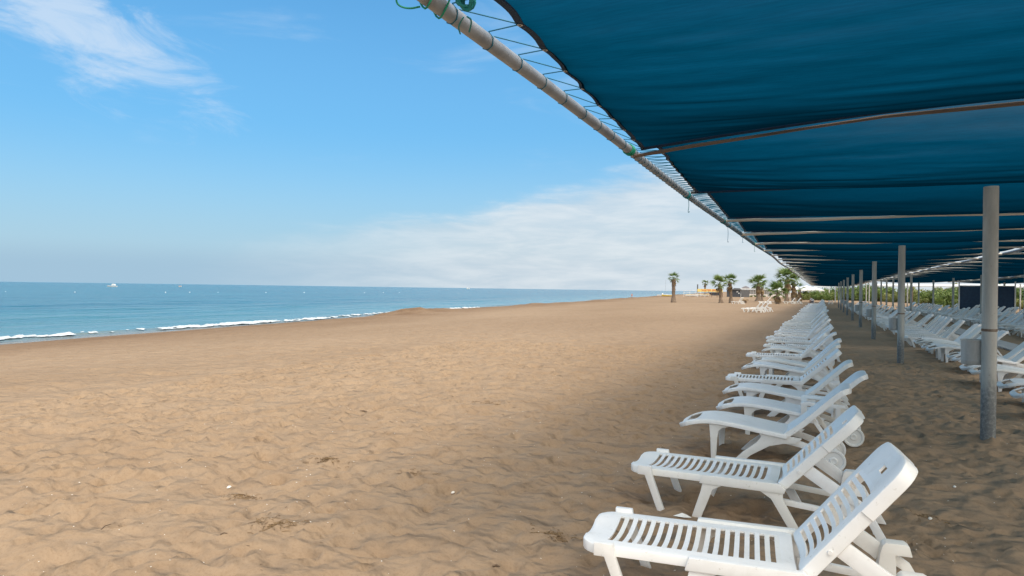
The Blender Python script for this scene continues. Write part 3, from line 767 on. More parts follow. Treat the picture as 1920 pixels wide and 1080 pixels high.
def smooth_parts(joined=False, arm=False, lift=0.0):
    out = []; cols = COLS_LO if joined else COLS
    c_ = ends_fine(smooth_curve([(0, .300), (.10, .352), (.24, .392), (.42, .405), (.66, .385), (.90, .352), (1.16, .318)], 13 if joined else 25)); S_ = arclen(c_)
    W_ = [roundW(s_, 9, .315, .20, 0) for s_ in S_]
    seat = MB().slab(c_, W_, cols, .012, .045, lambda s_, v_: not (.075 < s_ < .235 and abs(v_) < .70), .012, ends=(1, 1))
    out.append(['seat', seat, None, 0])
    k_ = 1 + lift
    bk = ends_fine(smooth_curve([(1.12, .322), (1.26, .435 * k_), (1.40, .57 * k_), (1.53, .70 * k_), (1.62, .785 * k_), (1.68, .825 * k_), (1.745, .842 * k_)], 13 if joined else 25)); S_ = arclen(bk); L_ = S_[-1]
    back = MB().slab(bk, [roundW(s_, L_, .300, 0, .13) for s_ in S_], cols, .012, .055, lambda s_, v_: True, .012)
    out.append(['backrest', back, None, 0])
    for sd in (-1, 1):
        y0, y1 = yy2(sd, .255, .290)
        out.append(['leg', MB().prism([(.36, .366), (.60, .356), (.56, .335), (.50, .318), (.462, .28), (.448, .20), (.436, -.04), (.385, -.04), (.375, .20)], y0, y1), None, .006])
        out.append(['leg', MB().prism([(.86, .330), (1.30, .285), (1.24, .225), (1.12, .215), (.98, .175), (.80, .06), (.70, -.04), (.60, -.04), (.72, .09), (.86, .205), (.90, .27)], y0, y1), None, .006])
        ya, yb = yy2(sd, .225, .262)
        out.append(['rear_rail', MB().prism([(1.04, .29), (1.30, .25), (1.62, .15), (1.66, .10), (1.60, .07), (1.28, .19), (1.04, .23)], ya, yb), None, .005])
        yw = sd * .285
        out.append(['wheel', MB().lathe([(0, -.018), (.03, -.022), (.04, -.012), (.088, -.010), (.095, -.022), (.112, -.022), (.116, -.01), (.116, .01), (.112, .022), (.095, .022), (.088, .010), (.04, .012), (.03, .022), (0, .018)], 28 if not joined else 12, (1.60, yw, .095), 'y'), None, 0])
        ya, yb = yy2(sd, .20, .228)
        out.append(['prop', MB().barxz((1.38, .52), (1.64, .15), .038, ya, yb), None, .004])
        if arm:
            ya, yb = yy2(sd, .27, .345)
            out.append(['armrest', MB().prism([(1.02, .30), (1.02, .455), (1.06, .478), (1.50, .46), (1.53, .43), (1.46, .425), (1.45, .20), (1.40, .20), (1.40, .42), (1.09, .43), (1.09, .30)], ya, yb), None, .008])
    out.append(['axle', MB().tube([(1.60, -.28, .095), (1.60, .28, .095)], .012, 8), None, 0])
    return out, []

def rounded(parts):
    """meshes for every part, edges softened"""
    res = []
    for nm, mb, pa, bv in parts[0]:
        res.append((nm, mb.mesh(nm, M_WHITE if not (nm in ('seat', 'backrest') and not parts[1]) else M_RIB, 38, bv, 2 if bv else 1)))
    return res, parts[1]
def joined_mesh(parts, nm):
    m = MB()
    for p in parts[0]: m.merge(p[1])
    return m.mesh(nm, M_WHITE, 38)

KIT = {'A': rounded(slatted_parts()), 'A2': rounded(slatted_parts(ang=47)), 'B': rounded(smooth_parts()), 'BA': rounded(smooth_parts(arm=True)), 'B2': rounded(smooth_parts(lift=0.05)), 'A3': rounded(slatted_parts(ang=43))}
FAR = {'A': joined_mesh(slatted_parts(True), 'slatted_lounger'), 'A2': joined_mesh(slatted_parts(True, 47), 'slatted_lounger'), 'B': joined_mesh(smooth_parts(True), 'smooth_lounger'),
       'B2': joined_mesh(smooth_parts(True, lift=0.06), 'smooth_lounger'),
       'A3': joined_mesh(slatted_parts(True, 42), 'slatted_lounger'), 'A4': joined_mesh(slatted_parts(True, 36), 'slatted_lounger'), 'B3': joined_mesh(smooth_parts(True, lift=-0.06), 'smooth_lounger')}

def lounger(kind, x, y, yaw, label, group, full):
    name = 'sun_lounger'; g = sum(sand(x + a_, y + b_) for a_ in (0.3, 0.6, 1.3, 1.6) for b_ in (-0.3, 0.3)) / 8 + 0.012
    rz = R(yaw)
    if not full:
        k_ = kind if kind in FAR else kind[0]
        return inst(name, FAR[k_], None, (x, y, g), (0, 0, rz), label=label, cat='sun lounger', group=group)
    o = empty(name, (x, y, g), rz, label=label, cat='sun lounger', group=group)
    parts, slats = KIT[kind]; ref = {}
    for nm, me in parts: ref[nm] = inst(nm, me, o)
    for nm, me, pa, loc, rot in slats: inst(nm, me, ref[pa], loc, rot)
    return o

G1 = 'loungers of the front row along the canopy edge'
row1 = [('A', -1.29, 4.08, 5.0), ('A2', -1.47, 5.98, -1.0), ('B', -1.46, 8.02, -1.5), ('BA', -1.24, 9.30, 1.0), ('B', -1.34, 10.75, -1.0), ('A3', -1.50, 12.5, 0.5), ('B', -1.42, 14.2, -1.5),
        ('B2', -1.37, 15.6, 0.0), ('A2', -1.64, 17.4, 1.0), ('B', -1.40, 18.8, -1.0)]
yr = 20.4
while yr < 100: row1.append((RNG.choice(['A', 'A2', 'A3', 'A2']), -1.55 + RNG.uniform(-0.12, 0.12), yr, RNG.uniform(-2, 2))); yr += RNG.uniform(1.45, 2.1)
first = ['big slatted white lounger, nearest the camera, cut by the bottom edge', 'slatted white lounger, second from the camera, with a broken plastic piece below', 'smooth curved white lounger with foot loop, third from the camera',
         'smooth white lounger with armrests, fourth from the camera', 'smooth curved white lounger, fifth from the camera in the front row', 'slatted white lounger, sixth from the camera in the front row',
         'smooth white lounger, seventh from the camera in the front row', 'smooth white lounger, eighth from the camera in the front row']
for k, (kd, x, y, yaw) in enumerate(row1):
    lab = first[k] if k < 8 else ('%s white lounger, %s from the camera in the front row' % ('slatted' if kd[0] == 'A' else 'smooth', ORD[k]) if k < 24 else 'small slatted lounger in the far part of the front row')
    lounger(kd, x, y, yaw, lab, G1, k < 12)

G2 = 'loungers of the second row behind the posts'
r2 = [12.3, 13.6, 15.4, 16.2, 18.3, 19.1, 20.9, 22.0, 22.9, 23.7, 24.6, 26.6]
yr = 28.0
while yr < 97: r2.append(yr); yr += RNG.uniform(1.0, 1.7)
for k, y in enumerate(r2):
    kd = (RNG.choice(['B', 'B', 'B2']) if k < 11 else RNG.choice(['A', 'A3', 'A2', 'B', 'A4']))
    lab = '%s white lounger from the camera in the second row, behind the post line' % ORD[k] if k < 20 else 'small white lounger in the far part of the second row'
    lounger(kd, 2.58 + RNG.uniform(-0.12, 0.16), y, RNG.uniform(-3, 3), lab, G2, k < 5)
G3 = 'loungers of the third row in the blue shade'
yr = 33.4; k = 0
while yr < 86:
    lounger(RNG.choice(['B', 'B2', 'A', 'A2', 'B3', 'A4']), 7.35 + RNG.uniform(-0.12, 0.12), yr, RNG.uniform(-3, 3),
            '%s lounger from the right in the bluish third row' % ORD[k] if k < 14 else 'small lounger in the far part of the bluish third row', G3, False)
    yr += RNG.uniform(0.92, 1.25); k += 1
yr = 50.0
while yr < 84:
    lounger(RNG.choice(['B', 'A', 'A2']), 11.2 + RNG.uniform(-0.15, 0.15), yr, RNG.uniform(-3, 3), 'partly hidden lounger in the fourth row near the inland posts', 'loungers of the fourth row', False)
    yr += RNG.uniform(1.0, 1.5)
# loungers out in the open between the palms
for k, (x, y) in enumerate([(-6.45, 63.3), (-6.2, 64.6), (-5.9, 65.9)]):
    lounger('A', x, y, 1.5 * k, ['front', 'middle', 'rear'][k] + ' one of three white loungers in the open before the palms', 'loungers in the open before the palms', False)
for k, (x, y) in enumerate([(-8.6, 108), (-7.6, 110), (-5.4, 113), (-4.6, 115)]):
    lounger('A', x, y, 4 * k, ['leftmost', 'second', 'third', 'rightmost'][k] + ' white lounger standing between the palm trunks', 'loungers between the palms', False)
lounger('A', -11.9, 104, -25, 'cream lounger standing alone beside the palm stump', 'loungers between the palms', False)

# ------------------------------------------------------------------ foliage
def leafmat(name, c1, c2, tr=0.25):
    m, t, b = material(name)
    oi = t.new('ShaderNodeObjectInfo').outputs['Random']; co = t.new('ShaderNodeTexCoord').outputs['Object']
    n1 = t.noise(co, 2.6, 3, 0.6)
    c = t.mix(t.ss(t.m('ADD', n1, t.m('MULTIPLY', oi, 0.25)), 0.35, 0.85), (*c1, 1), (*c2, 1))
    t.l.new(c, b.inputs['Base Color']); setp(b, Roughness=0.55)
    b.inputs['Transmission Weight'].default_value = 0.0
    tl = t.new('ShaderNodeBsdfTranslucent'); t.l.new(c, tl.inputs['Color']); mx = t.new('ShaderNodeMixShader'); mx.inputs[0].default_value = tr
    t.l.new(b.outputs[0], mx.inputs[1]); t.l.new(tl.outputs[0], mx.inputs[2]); t.l.new(mx.outputs[0], t.n['Material Output'].inputs['Surface'])
    return m
M_FROND = leafmat('palm_green', (0.085, 0.15, 0.04), (0.20, 0.27, 0.075), 0.4)
M_DEAD = leafmat('dry_palm', (0.22, 0.14, 0.07), (0.34, 0.24, 0.12), 0.1)
M_TRUNK = simple('palm_trunk', (0.16, 0.11, 0.075), (0.30, 0.23, 0.17), 9, 0.95, bump=0.9, bscale=14, bdist=0.05, stretch=(1, 1, 2.5))
M_BUSH = leafmat('bush_green', (0.06, 0.12, 0.025), (0.19, 0.26, 0.06), 0.3)
M_BUSH2 = leafmat('bush_yellow', (0.13, 0.17, 0.04), (0.28, 0.29, 0.09), 0.3)
M_TWIG = simple('twig', (0.12, 0.08, 0.05), (0.2, 0.14, 0.09), 9, 0.9)

def fan_leaf(seed, pet=0.62, rad=0.72, nseg=13, spread_=150, droop=0.35):
    """one fan palm leaf along +x from the origin, segments with drooping tips"""
    rr = random.Random(seed); m = MB()
    m.tube([(0, 0, 0), (pet * 0.5, 0, 0.05), (pet, 0, 0.02)], [0.022, 0.017, 0.012], 5)
    for k in range(nseg):
        a_ = R(-spread_ / 2 + spread_ * k / (nseg - 1)) + rr.uniform(-0.04, 0.04)
        L_ = rad * (0.72 + 0.28 * math.cos(a_ * 0.75)) * rr.uniform(0.9, 1.08)
        d_ = Vector((math.cos(a_), math.sin(a_), 0)); n_ = Vector((-d_.y, d_.x, 0)); base_ = Vector((pet, 0, 0.02)); vs = []
        for f_, wd in ((0.04, 0.014), (0.30, 0.050), (0.62, 0.036), (1.0, 0.003)):
            z_ = 0.10 * f_ * math.sin(math.pi * min(f_, 0.8)) - droop * L_ * f_ ** 2.6 - 0.16 * abs(math.sin(a_)) * f_
            c_ = base_ + d_ * (L_ * f_ * (1 - 0.12 * f_ * droop)) + Vector((0, 0, z_))
            vs += [c_ - n_ * wd, c_ + n_ * wd + Vector((0, 0, 0.022 * (1 if k % 2 else -1) * (1 - f_)))]
        m.add(vs, [(0, 2, 3, 1), (2, 4, 5, 3), (4, 6, 7, 5)])
    return m
LEAF = [fan_leaf(k, 0.62, 0.74, droop=0.25 + 0.12 * k) for k in range(3)]
ME_LEAF = [l.mesh('frond', M_FROND, 0) for l in LEAF]
ME_DLEAF = [fan_leaf(9 + k, 0.55, 0.62, 13, 130, 0.75).mesh('dry_frond', M_DEAD, 0) for k in range(2)]

def palm(x, y, h, crown, label, nleaf=26, ndead=8, lean=0.0, rt=0.24, skirt=0.0, seed=0):
    rr = random.Random(100 + seed); g = sand(x, y)
    o = empty('palm_tree', (x, y, g), rr.uniform(0, 6), label=label, cat='palm tree', group='fan palms on the beach')
    n_ = 26; vs = []; fs = []; rows = 26
    m = MB(); ht = h - crown * 0.55
    for i_ in range(rows):
        f_ = i_ / (rows - 1); z_ = -0.3 + (ht + 0.3) * f_
        r_ = rt * (1.45 - 0.75 * min(1, f_ * 3)) if f_ < 0.33 else rt * (0.70 + 0.22 * max(0, f_ - 0.7) / 0.3)
        for k in range(n_):
            a_ = 2 * math.pi * k / n_
            q_ = r_ * (1 + 0.16 * math.sin(a_ * 7 + i_ * 2.4) * (i_ % 2) + 0.07 * math.sin(k * 12.9 + i_ * 7.1))
            vs.append((q_ * math.cos(a_) + lean * f_ * f_, q_ * math.sin(a_), z_))
    for i_ in range(rows - 1):
        for k in range(n_): fs.append((i_ * n_ + k, i_ * n_ + (k + 1) % n_, (i_ + 1) * n_ + (k + 1) % n_, (i_ + 1) * n_ + k))
    m.add(vs, fs); m.build('trunk', M_TRUNK, o, 30)
    boots = MB()
    for k in range(int(ht * 22)):
        a_ = k * 2.4; z_ = ht * (0.30 + 0.70 * rr.random()); r_ = rt * 0.70; f_ = z_ / ht
        c_ = Vector((r_ * math.cos(a_) + lean * f_ * f_, r_ * math.sin(a_), z_)); d_ = Vector((math.cos(a_), math.sin(a_), 0)); n2 = Vector((-d_.y, d_.x, 0))
        boots.add([c_ - n2 * 0.06, c_ + n2 * 0.06, c_ + d_ * 0.09 + n2 * 0.03 + Vector((0, 0, 0.13)), c_ + d_ * 0.09 - n2 * 0.03 + Vector((0, 0, 0.13)), c_ + Vector((0, 0, 0.06))], [(0, 1, 2, 3), (3, 2, 4), (0, 3, 4), (1, 4, 2)])
    boots.build('leaf_bases', M_TRUNK, o, 0)['kind'] = 'stuff'
    s0 = crown / 2.7; c_ = (lean, 0, ht)
    for k in range(nleaf):
        a_ = k * 2.399 + rr.uniform(-0.3, 0.3); f_ = k / nleaf
        pit = R(80 - 112 * f_ ** 0.9 + rr.uniform(-9, 9)); sc_ = 1.22 * s0 * rr.uniform(0.85, 1.15) * (0.82 + 0.3 * math.sin(math.pi * min(1, f_ + 0.25)))
        inst('frond', ME_LEAF[k % 3 if f_ > 0.3 else 0], o, c_, (rr.uniform(-0.4, 0.4), -pit, a_), sc_)
    for k in range(ndead):
        a_ = k * 2.399 + rr.uniform(-0.4, 0.4)
        inst('dry_frond', ME_DLEAF[k % 2], o, (lean, 0, ht - 0.12 - skirt * rr.random()), (rr.uniform(-0.4, 0.4), R(rr.uniform(38, 80)), a_), s0 * rr.uniform(0.75, 1.1))

for k, (px, dep, h, cr, nl, nd, ln, sk, rt, lab) in enumerate([
        (1263, 104, 4.65, 2.0, 22, 5, 0.0, 0.3, 0.34, 'slim fan palm standing alone on the open sand by the sea'),
        (1352, 105, 4.3, 2.6, 22, 6, 0.25, 0.2, 0.30, 'left palm of the leaning pair in front of the yellow sign'),
        (1371, 107, 4.7, 2.6, 24, 9, -0.35, 0.4, 0.30, 'right palm of the leaning pair in front of the dark kiosk'),
        (1422, 132, 5.2, 3.5, 30, 9, 0.0, 0.5, 0.48, 'thick fan palm between the pair and the palm clump'),
        (1429, 137, 3.9, 2.2, 8, 14, 0.0, 0.6, 0.26, 'dry straw-coloured palm close behind the thick fan palm'),
        (1458, 102, 3.3, 3.2, 26, 3, 0.0, 0.1, 0.27, 'short bright green palm in front of the palm clump'),
        (1475, 117, 6.2, 4.0, 34, 12, -0.2, 0.7, 0.36, 'tallest fan palm of the clump at the canopy edge'),
        (1488, 118, 5.0, 3.0, 14, 24, 0.2, 1.4, 0.34, 'shaggy palm with a brown skirt of dead fronds by the canopy'),
        (1499, 124, 3.6, 2.4, 8, 22, 0.0, 1.4, 0.30, 'low brown dry palm at the right end of the clump'),
        (1322, 250, 6.0, 2.6, 20, 8, 0.0, 0.3, 0.36, 'tiny distant palm rising behind the yellow sign')]):
    x, y = ray_xy(px, dep); palm(x, y, h, cr, lab, int(nl * 0.72), nd, ln, rt, sk, k)

def bush_mesh(seed, mat, w_=2.2, h_=1.9, n_=900):
    rr = np.random.RandomState(seed); m = MB()
    cl_ = [(rr.uniform(-w_, w_) * 0.6, rr.uniform(-w_, w_) * 0.5, h_ * rr.uniform(0.25, 0.8), rr.uniform(0.35, 0.6) * h_ * 0.7) for _ in range(11)]
    for k in range(n_):
        c_ = cl_[k % 11]; d_ = rr.normal(size=3); d_ /= np.linalg.norm(d_); q_ = np.array(c_[:3]) + d_ * c_[3] * rr.uniform(0.6, 1.05)
        q_[2] = abs(q_[2]); e1 = rr.normal(size=3); e1 /= np.linalg.norm(e1); e2 = np.cross(e1, d_); e2 /= np.linalg.norm(e2) + 1e-6; s_ = rr.uniform(0.07, 0.14)
        m.add([q_ - e1 * s_ * 1.5, q_ - e2 * s_ * 0.7, q_ + e1 * s_ * 1.5, q_ + e2 * s_ * 0.7], [(0, 1, 2, 3)])
    return m.mesh('foliage', mat, 0)
BUSH = [bush_mesh(k, M_BUSH if k % 2 == 0 else M_BUSH2) for k in range(4)]
stem = MB()
for k in range(5): a_ = k * 1.26; stem.tube([(0.1 * math.cos(a_), 0.1 * math.sin(a_), -0.2), (0.4 * math.cos(a_), 0.35 * math.sin(a_), 0.7), (0.9 * math.cos(a_), 0.7 * math.sin(a_), 1.3)], [0.06, 0.045, 0.02], 6)
ME_STEM = stem.mesh('stems', M_TWIG)
def bush(x, y, sc_, k, label, group):
    o = empty('shrub', (x, y, sand(x, y) - 0.05), RNG.uniform(0, 6), label=label, cat='shrub', group=group); o.scale = (sc_, sc_, sc_ * RNG.uniform(0.85, 1.15))
    inst('foliage', BUSH[k % 4], o); inst('stems', ME_STEM, o)
for k in range(46):                                                   # hedge inland of the canopy
    f_ = k / 45; y = 30 + 190 * f_ ** 1.15; bush(27 + RNG.uniform(-2, 3), y, RNG.uniform(1.25, 1.75), k + RNG.randrange(2), 'green shrub in the hedge inland of the canopy', 'hedge inland of the canopy')
for k in range(26):
    y = 92 + RNG.uniform(0, 100); bush(RNG.uniform(15, 24), y, RNG.uniform(0.8, 1.25), k, 'low yellow-green shrub beyond the end of the inland bays', 'shrubs beyond the inland bays')
for k in range(16):                                                   # beyond the end of the rows
    x, y = ray_xy(1503 + 4.1 * k, 165 + RNG.uniform(-8, 8)); bush(x, y, RNG.uniform(0.85, 1.15), 2 * (k % 3 > 0) + k % 2, 'leafy green shrub beyond the far end of the rows', 'shrubs at the far end of the rows')

for k in range(44):
    f_ = k / 43; x = 30 - 27.5 * f_ + RNG.uniform(-1.5, 1.5); y = 118 + 85 * f_ + RNG.uniform(-4, 4); bush(x, y, RNG.uniform(1.3, 1.8), k + RNG.randrange(2), 'tall green shrub in the far hedge behind the canopy posts', 'far hedge behind the canopy')
# ------------------------------------------------------------------ far end: white frames, tents, beach bar, boats
M_WPAINT = simple('white_paint', (0.78, 0.78, 0.76), (0.68, 0.68, 0.66), 4, 0.6)
M_DARK = simple('dark_panel', (0.045, 0.05, 0.06), (0.07, 0.075, 0.085), 4, 0.7)
M_GREY = simple('grey_panel', (0.10, 0.10, 0.105), (0.14, 0.14, 0.14), 4, 0.7)
M_YELLOW = simple('yellow_board', (0.78, 0.60, 0.16), (0.84, 0.68, 0.24), 3, 0.6)
M_RED = simple('red_letters', (0.65, 0.13, 0.05), (0.6, 0.10, 0.04), 3, 0.6)
M_NAVY = simple('navy_fabric', (0.012, 0.035, 0.075), (0.018, 0.05, 0.10), 5, 0.8)
M_BROWN = simple('brown_wood', (0.16, 0.09, 0.06), (0.24, 0.15, 0.10), 5, 0.8)
M_PLASTER = simple('pale_plaster', (0.62, 0.56, 0.52), (0.70, 0.65, 0.60), 3, 0.9)
M_TILE = simple('grey_roof', (0.20, 0.19, 0.20), (0.28, 0.26, 0.27), 5, 0.8)

for k, (y, xa, xb, zt) in enumerate([(143.0, -1.8, 2.35, 3.12), (186.0, -1.6, 1.7, 3.1)]):
    o = empty('end_frame', (0, y, 0), label=('white steel goal-shaped frame closing the seaward bay' if k == 0 else 'smaller white steel frame seen through the nearer one'), cat='frame', group='white frames at the far end')
    g = gz(0, y)
    MB().box(xb - 0.09, xb + 0.09, -0.09, 0.09, -0.3, zt).build('upright', M_WPAINT, o, bevel=0.01)
    MB().box(xa - 0.14, xb + 0.14, -0.10, 0.10, zt + 0.003, zt + 0.26).build('crossbeam', M_WPAINT, o, bevel=0.01)
# navy screen of cloth inland
def at(px, dep): return ray_xy(px, dep)
x, y = at(1850, 62); o = empty('cloth_screen', (x, y, sand(x, y)), R(3), label='navy blue cloth screen between white posts behind the third row', cat='screen')
MB().box(-2.1, 2.1, -0.03, 0.03, 0.1, 2.55).build('cloth', M_NAVY, o)
for q_ in (-2.15, 0.0, 2.15): MB().box(q_ - 0.05, q_ + 0.05, -0.09, -0.032, -0.2, 3.0).build('post', M_WPAINT, o)
MB().box(-2.2, 2.2, -0.06, 0.06, 2.553, 2.62).build('rail', M_WPAINT, o)
# pale roof strip beyond the inland bay
x, y = at(1790, 96); o = empty('awning', (x, y, 0), R(-14), label='long pale scalloped awning beyond the inland bays', cat='awning')
m = MB(); n_ = 40
for i_ in range(n_ + 1):
    u_ = -10 + 22 * i_ / n_; m.v += [(u_, -1.2, 2.9 + 0.10 * abs(math.sin(i_ * 0.9))), (u_, 1.4, 3.25), (u_, -1.2, 2.72 + 0.12 * abs(math.sin(i_ * 0.9)))]
for i_ in range(n_): q_ = 3 * i_; m.f += [(q_, q_ + 3, q_ + 4, q_ + 1), (q_ + 2, q_ + 5, q_ + 3, q_)]
m.build('cloth', M_WPAINT, o, 0)
for u_ in (-10, -5, 0, 5, 10): MB().box(u_ - 0.05, u_ + 0.05, -1.1, -1.0, -0.2, 2.85).build('post', M_BROWN, o)

def tent(px, dep, w_, h0, h1, label):
    x, y = at(px, dep); o = empty('tent', (x, y, sand(x, y)), -HEAD * 0 + R(20), label=label, cat='tent', group='white tents behind the palms')
    m = MB().add([(-w_, -w_, h0), (w_, -w_, h0), (w_, w_, h0), (-w_, w_, h0), (-w_ * .55, -w_ * .55, h0 + (h1 - h0) * .35), (w_ * .55, -w_ * .55, h0 + (h1 - h0) * .35), (w_ * .55, w_ * .55, h0 + (h1 - h0) * .35), (-w_ * .55, w_ * .55, h0 + (h1 - h0) * .35), (0, 0, h1)],
                 [(0, 1, 5, 4), (1, 2, 6, 5), (2, 3, 7, 6), (3, 0, 4, 7), (4, 5, 8), (5, 6, 8), (6, 7, 8), (7, 4, 8)])
    m.box(-w_, w_, -w_ - .02, -w_, h0 - 0.3, h0); m.build('roof', M_WPAINT, o, 0)
    for a_ in (-1, 1):
        for b_ in (-1, 1): MB().box(a_ * w_ - .05, a_ * w_ + .05, b_ * w_ * .98 - .05, b_ * w_ * .98 + .05, -.2, h0 - 0.001).build('leg', M_WPAINT, o)
tent(1512, 172, 3.2, 2.5, 3.6, 'white tent roof just under the canopy edge by the brown palm')
tent(1527, 190, 3.0, 2.4, 3.3, 'white tent roof further right, partly behind the first')
tent(1478, 205, 4.5, 2.5, 4.4, 'white tent showing between the trunks of the palm clump')

def textmesh(txt, size, mat, name):
    cu = bpy.data.curves.new(name, 'FONT'); cu.body = txt; cu.size = size; cu.align_x = 'CENTER'; cu.align_y = 'CENTER'; cu.extrude = 0.02; cu.offset = 0.012
    ob = bpy.data.objects.new(name, cu); COL.objects.link(ob); dg = bpy.context.evaluated_depsgraph_get()
    me = bpy.data.meshes.new_from_object(ob.evaluated_get(dg)); bpy.data.objects.remove(ob); me.materials.clear(); me.materials.append(mat); me.name = name
    return me
VIEW = R(24.4 - 15.5)                                                  # things there roughly face the camera
x, y = at(1331, 205); o = empty('sign_stand', (x, y, sand(x, y)), VIEW, label='yellow board with red lettering over a dark awning stall', cat='sign')
MB().box(-3.6, 3.7, -0.05, 0.05, 1.62, 2.48).build('board', M_YELLOW, o)
inst('lettering', textmesh('WATER SPORTS', 0.82, M_RED, 'lettering'), o, (0.5, -0.075, 2.06), (R(90), 0, 0))
for q_ in (-3.5, -1.4, 0.5, 2.1, 3.6): MB().box(q_ - 0.06, q_ + 0.06, 0.052, 0.17, -0.3, 2.3).build('post', M_WPAINT if q_ < 0 else M_BROWN, o)
MB().prism([(-0.4, 1.45), (3.7, 1.50), (3.7, 0.55), (0.4, 0.55)], 0.3, 1.9).build('counter', M_DARK, o)
MB().prism([(-0.3, 1.62), (-1.9, 0.75), (-1.9, 0.68), (-0.3, 1.50)], -0.3, 1.6).build('flap', M_DARK, o)
x, y = at(1381, 228); o = empty('kiosk', (x, y, sand(x, y)), VIEW, label='small dark flat-roofed kiosk behind the leaning palms', cat='kiosk')
MB().box(-3.0, 1.55, 0, 3, -0.3, 2.35).build('wall', M_DARK, o); MB().box(-3.2, 1.7, -0.5, 3.1, 2.353, 2.55).build('roof', M_GREY, o)
MB().prism([(-1.4, 2.553), (1.5, 2.553), (1.1, 2.95), (-0.6, 3.0)], 0.2, 2.6).build('roof_box', M_GREY, o)
MB().box(1.56, 4.0, -0.35, 0.1, -0.3, 2.3).build('side_panel', M_GREY, o); MB().box(1.30, 1.50, -0.06, -0.002, -0.3, 2.34).build('door_post', M_WPAINT, o)
for (a_, b_) in ((0.05, 1.55), (0.55, 1.10), (-2.2, 1.05)): MB().box(a_, a_ + 0.42, -0.05, -0.004, b_, b_ + 0.36).build('notice', M_WPAINT, o)
# long pale beach bar behind
x, y = at(1412, 262); o = empty('beach_bar', (x, y, sand(x, y)), VIEW, label='long low white beach bar with slatted front behind the palms', cat='building')
MB().box(-4.5, 13.5, 0.0, 5.0, -0.3, 0.9).build('wall', M_PLASTER, o); MB().box(-4.5, 13.5, 4.6, 5.0, 0.903, 2.6).build('back_wall', M_PLASTER, o)
MB().box(-4.7, 13.8, -0.3, 5.2, 2.75, 3.05).build('roof', M_WPAINT, o)
for k in range(32):
    q_ = -4.4 + k * 0.57; MB().box(q_, q_ + 0.12, 0.05, 0.18, 0.903, 2.745).build('slat', M_WPAINT, o)
for q_ in (-2.6, 1.0, 8.0): MB().prism([(q_ - 1.6, 3.053), (q_ + 1.6, 3.053), (q_ + 0.9, 3.7), (q_, 4.0), (q_ - 0.9, 3.7)], 0.8, 3.8).build('gable', M_TILE if q_ < 5 else M_WPAINT, o)
for k in range(5):
    x, y = at(1402 + 7.5 * k, 236); bush(x, y, 0.42, k, 'low dark shrub in the bed before the beach bar', 'shrubs before the beach bar')
# rack and low frames left of the sign
x, y = at(1297, 232); o = empty('rack', (x, y, sand(x, y)), VIEW, label='white pipe rack standing left of the yellow sign', cat='rack')
for q_ in (-2.6, -0.6, 1.4, 3.0): MB().box(q_ - 0.05, q_ + 0.05, 0, 0.1, -0.2, 2.0).build('upright', M_WPAINT, o)
for z_ in (0.7, 1.3, 1.95): MB().box(-2.7, 3.1, -0.06, -0.003, z_, z_ + 0.10).build('bar', M_WPAINT, o)
x, y = at(1308, 300); MB().tube([(0, 0, -0.5), (0, 0, 4.9)], [0.30, 0.24], 10).build('mast', M_GREY, None, loc=(x, y, sand(x, y)), label='grey mast standing left above the yellow sign', cat='mast')

def hull(L_, B_, H_, mat_, name='hull'):
    m = MB(); n_ = 14; secs = []
    for i_ in range(n_ + 1):
        f_ = i_ / n_; w_ = B_ / 2 * (1 - max(0, (f_ - 0.55) / 0.45) ** 2.2) * (0.86 + 0.14 * min(1, f_ * 3)) + 0.01
        sh_ = H_ * (1 + 0.30 * f_ ** 2); x_ = -L_ / 2 + L_ * f_; k_ = 0.25 * H_ * max(0, (f_ - 0.75) / 0.25) ** 2
        secs.append([(x_, -w_, sh_), (x_, -w_ * 0.9, sh_ * 0.4 + k_), (x_, -w_ * 0.35, 0.04 + k_), (x_, w_ * 0.35, 0.04 + k_), (x_, w_ * 0.9, sh_ * 0.4 + k_), (x_, w_, sh_)])
    for q_ in secs: m.v += q_
    for i_ in range(n_):
        for k in range(5): a_ = 6 * i_ + k; m.f.append((a_, a_ + 1, a_ + 7, a_ + 6))
        m.f.append((6 * i_, 6 * i_ + 6, 6 * i_ + 11, 6 * i_ + 5))
    m.f.append((5, 4, 3, 2, 1, 0))
    return m
M_BOATW = simple('boat_white', (0.82, 0.82, 0.80), (0.75, 0.75, 0.73), 2, 0.4)
M_BOATY = simple('boat_yellow', (0.72, 0.52, 0.08), (0.78, 0.58, 0.12), 2, 0.4)
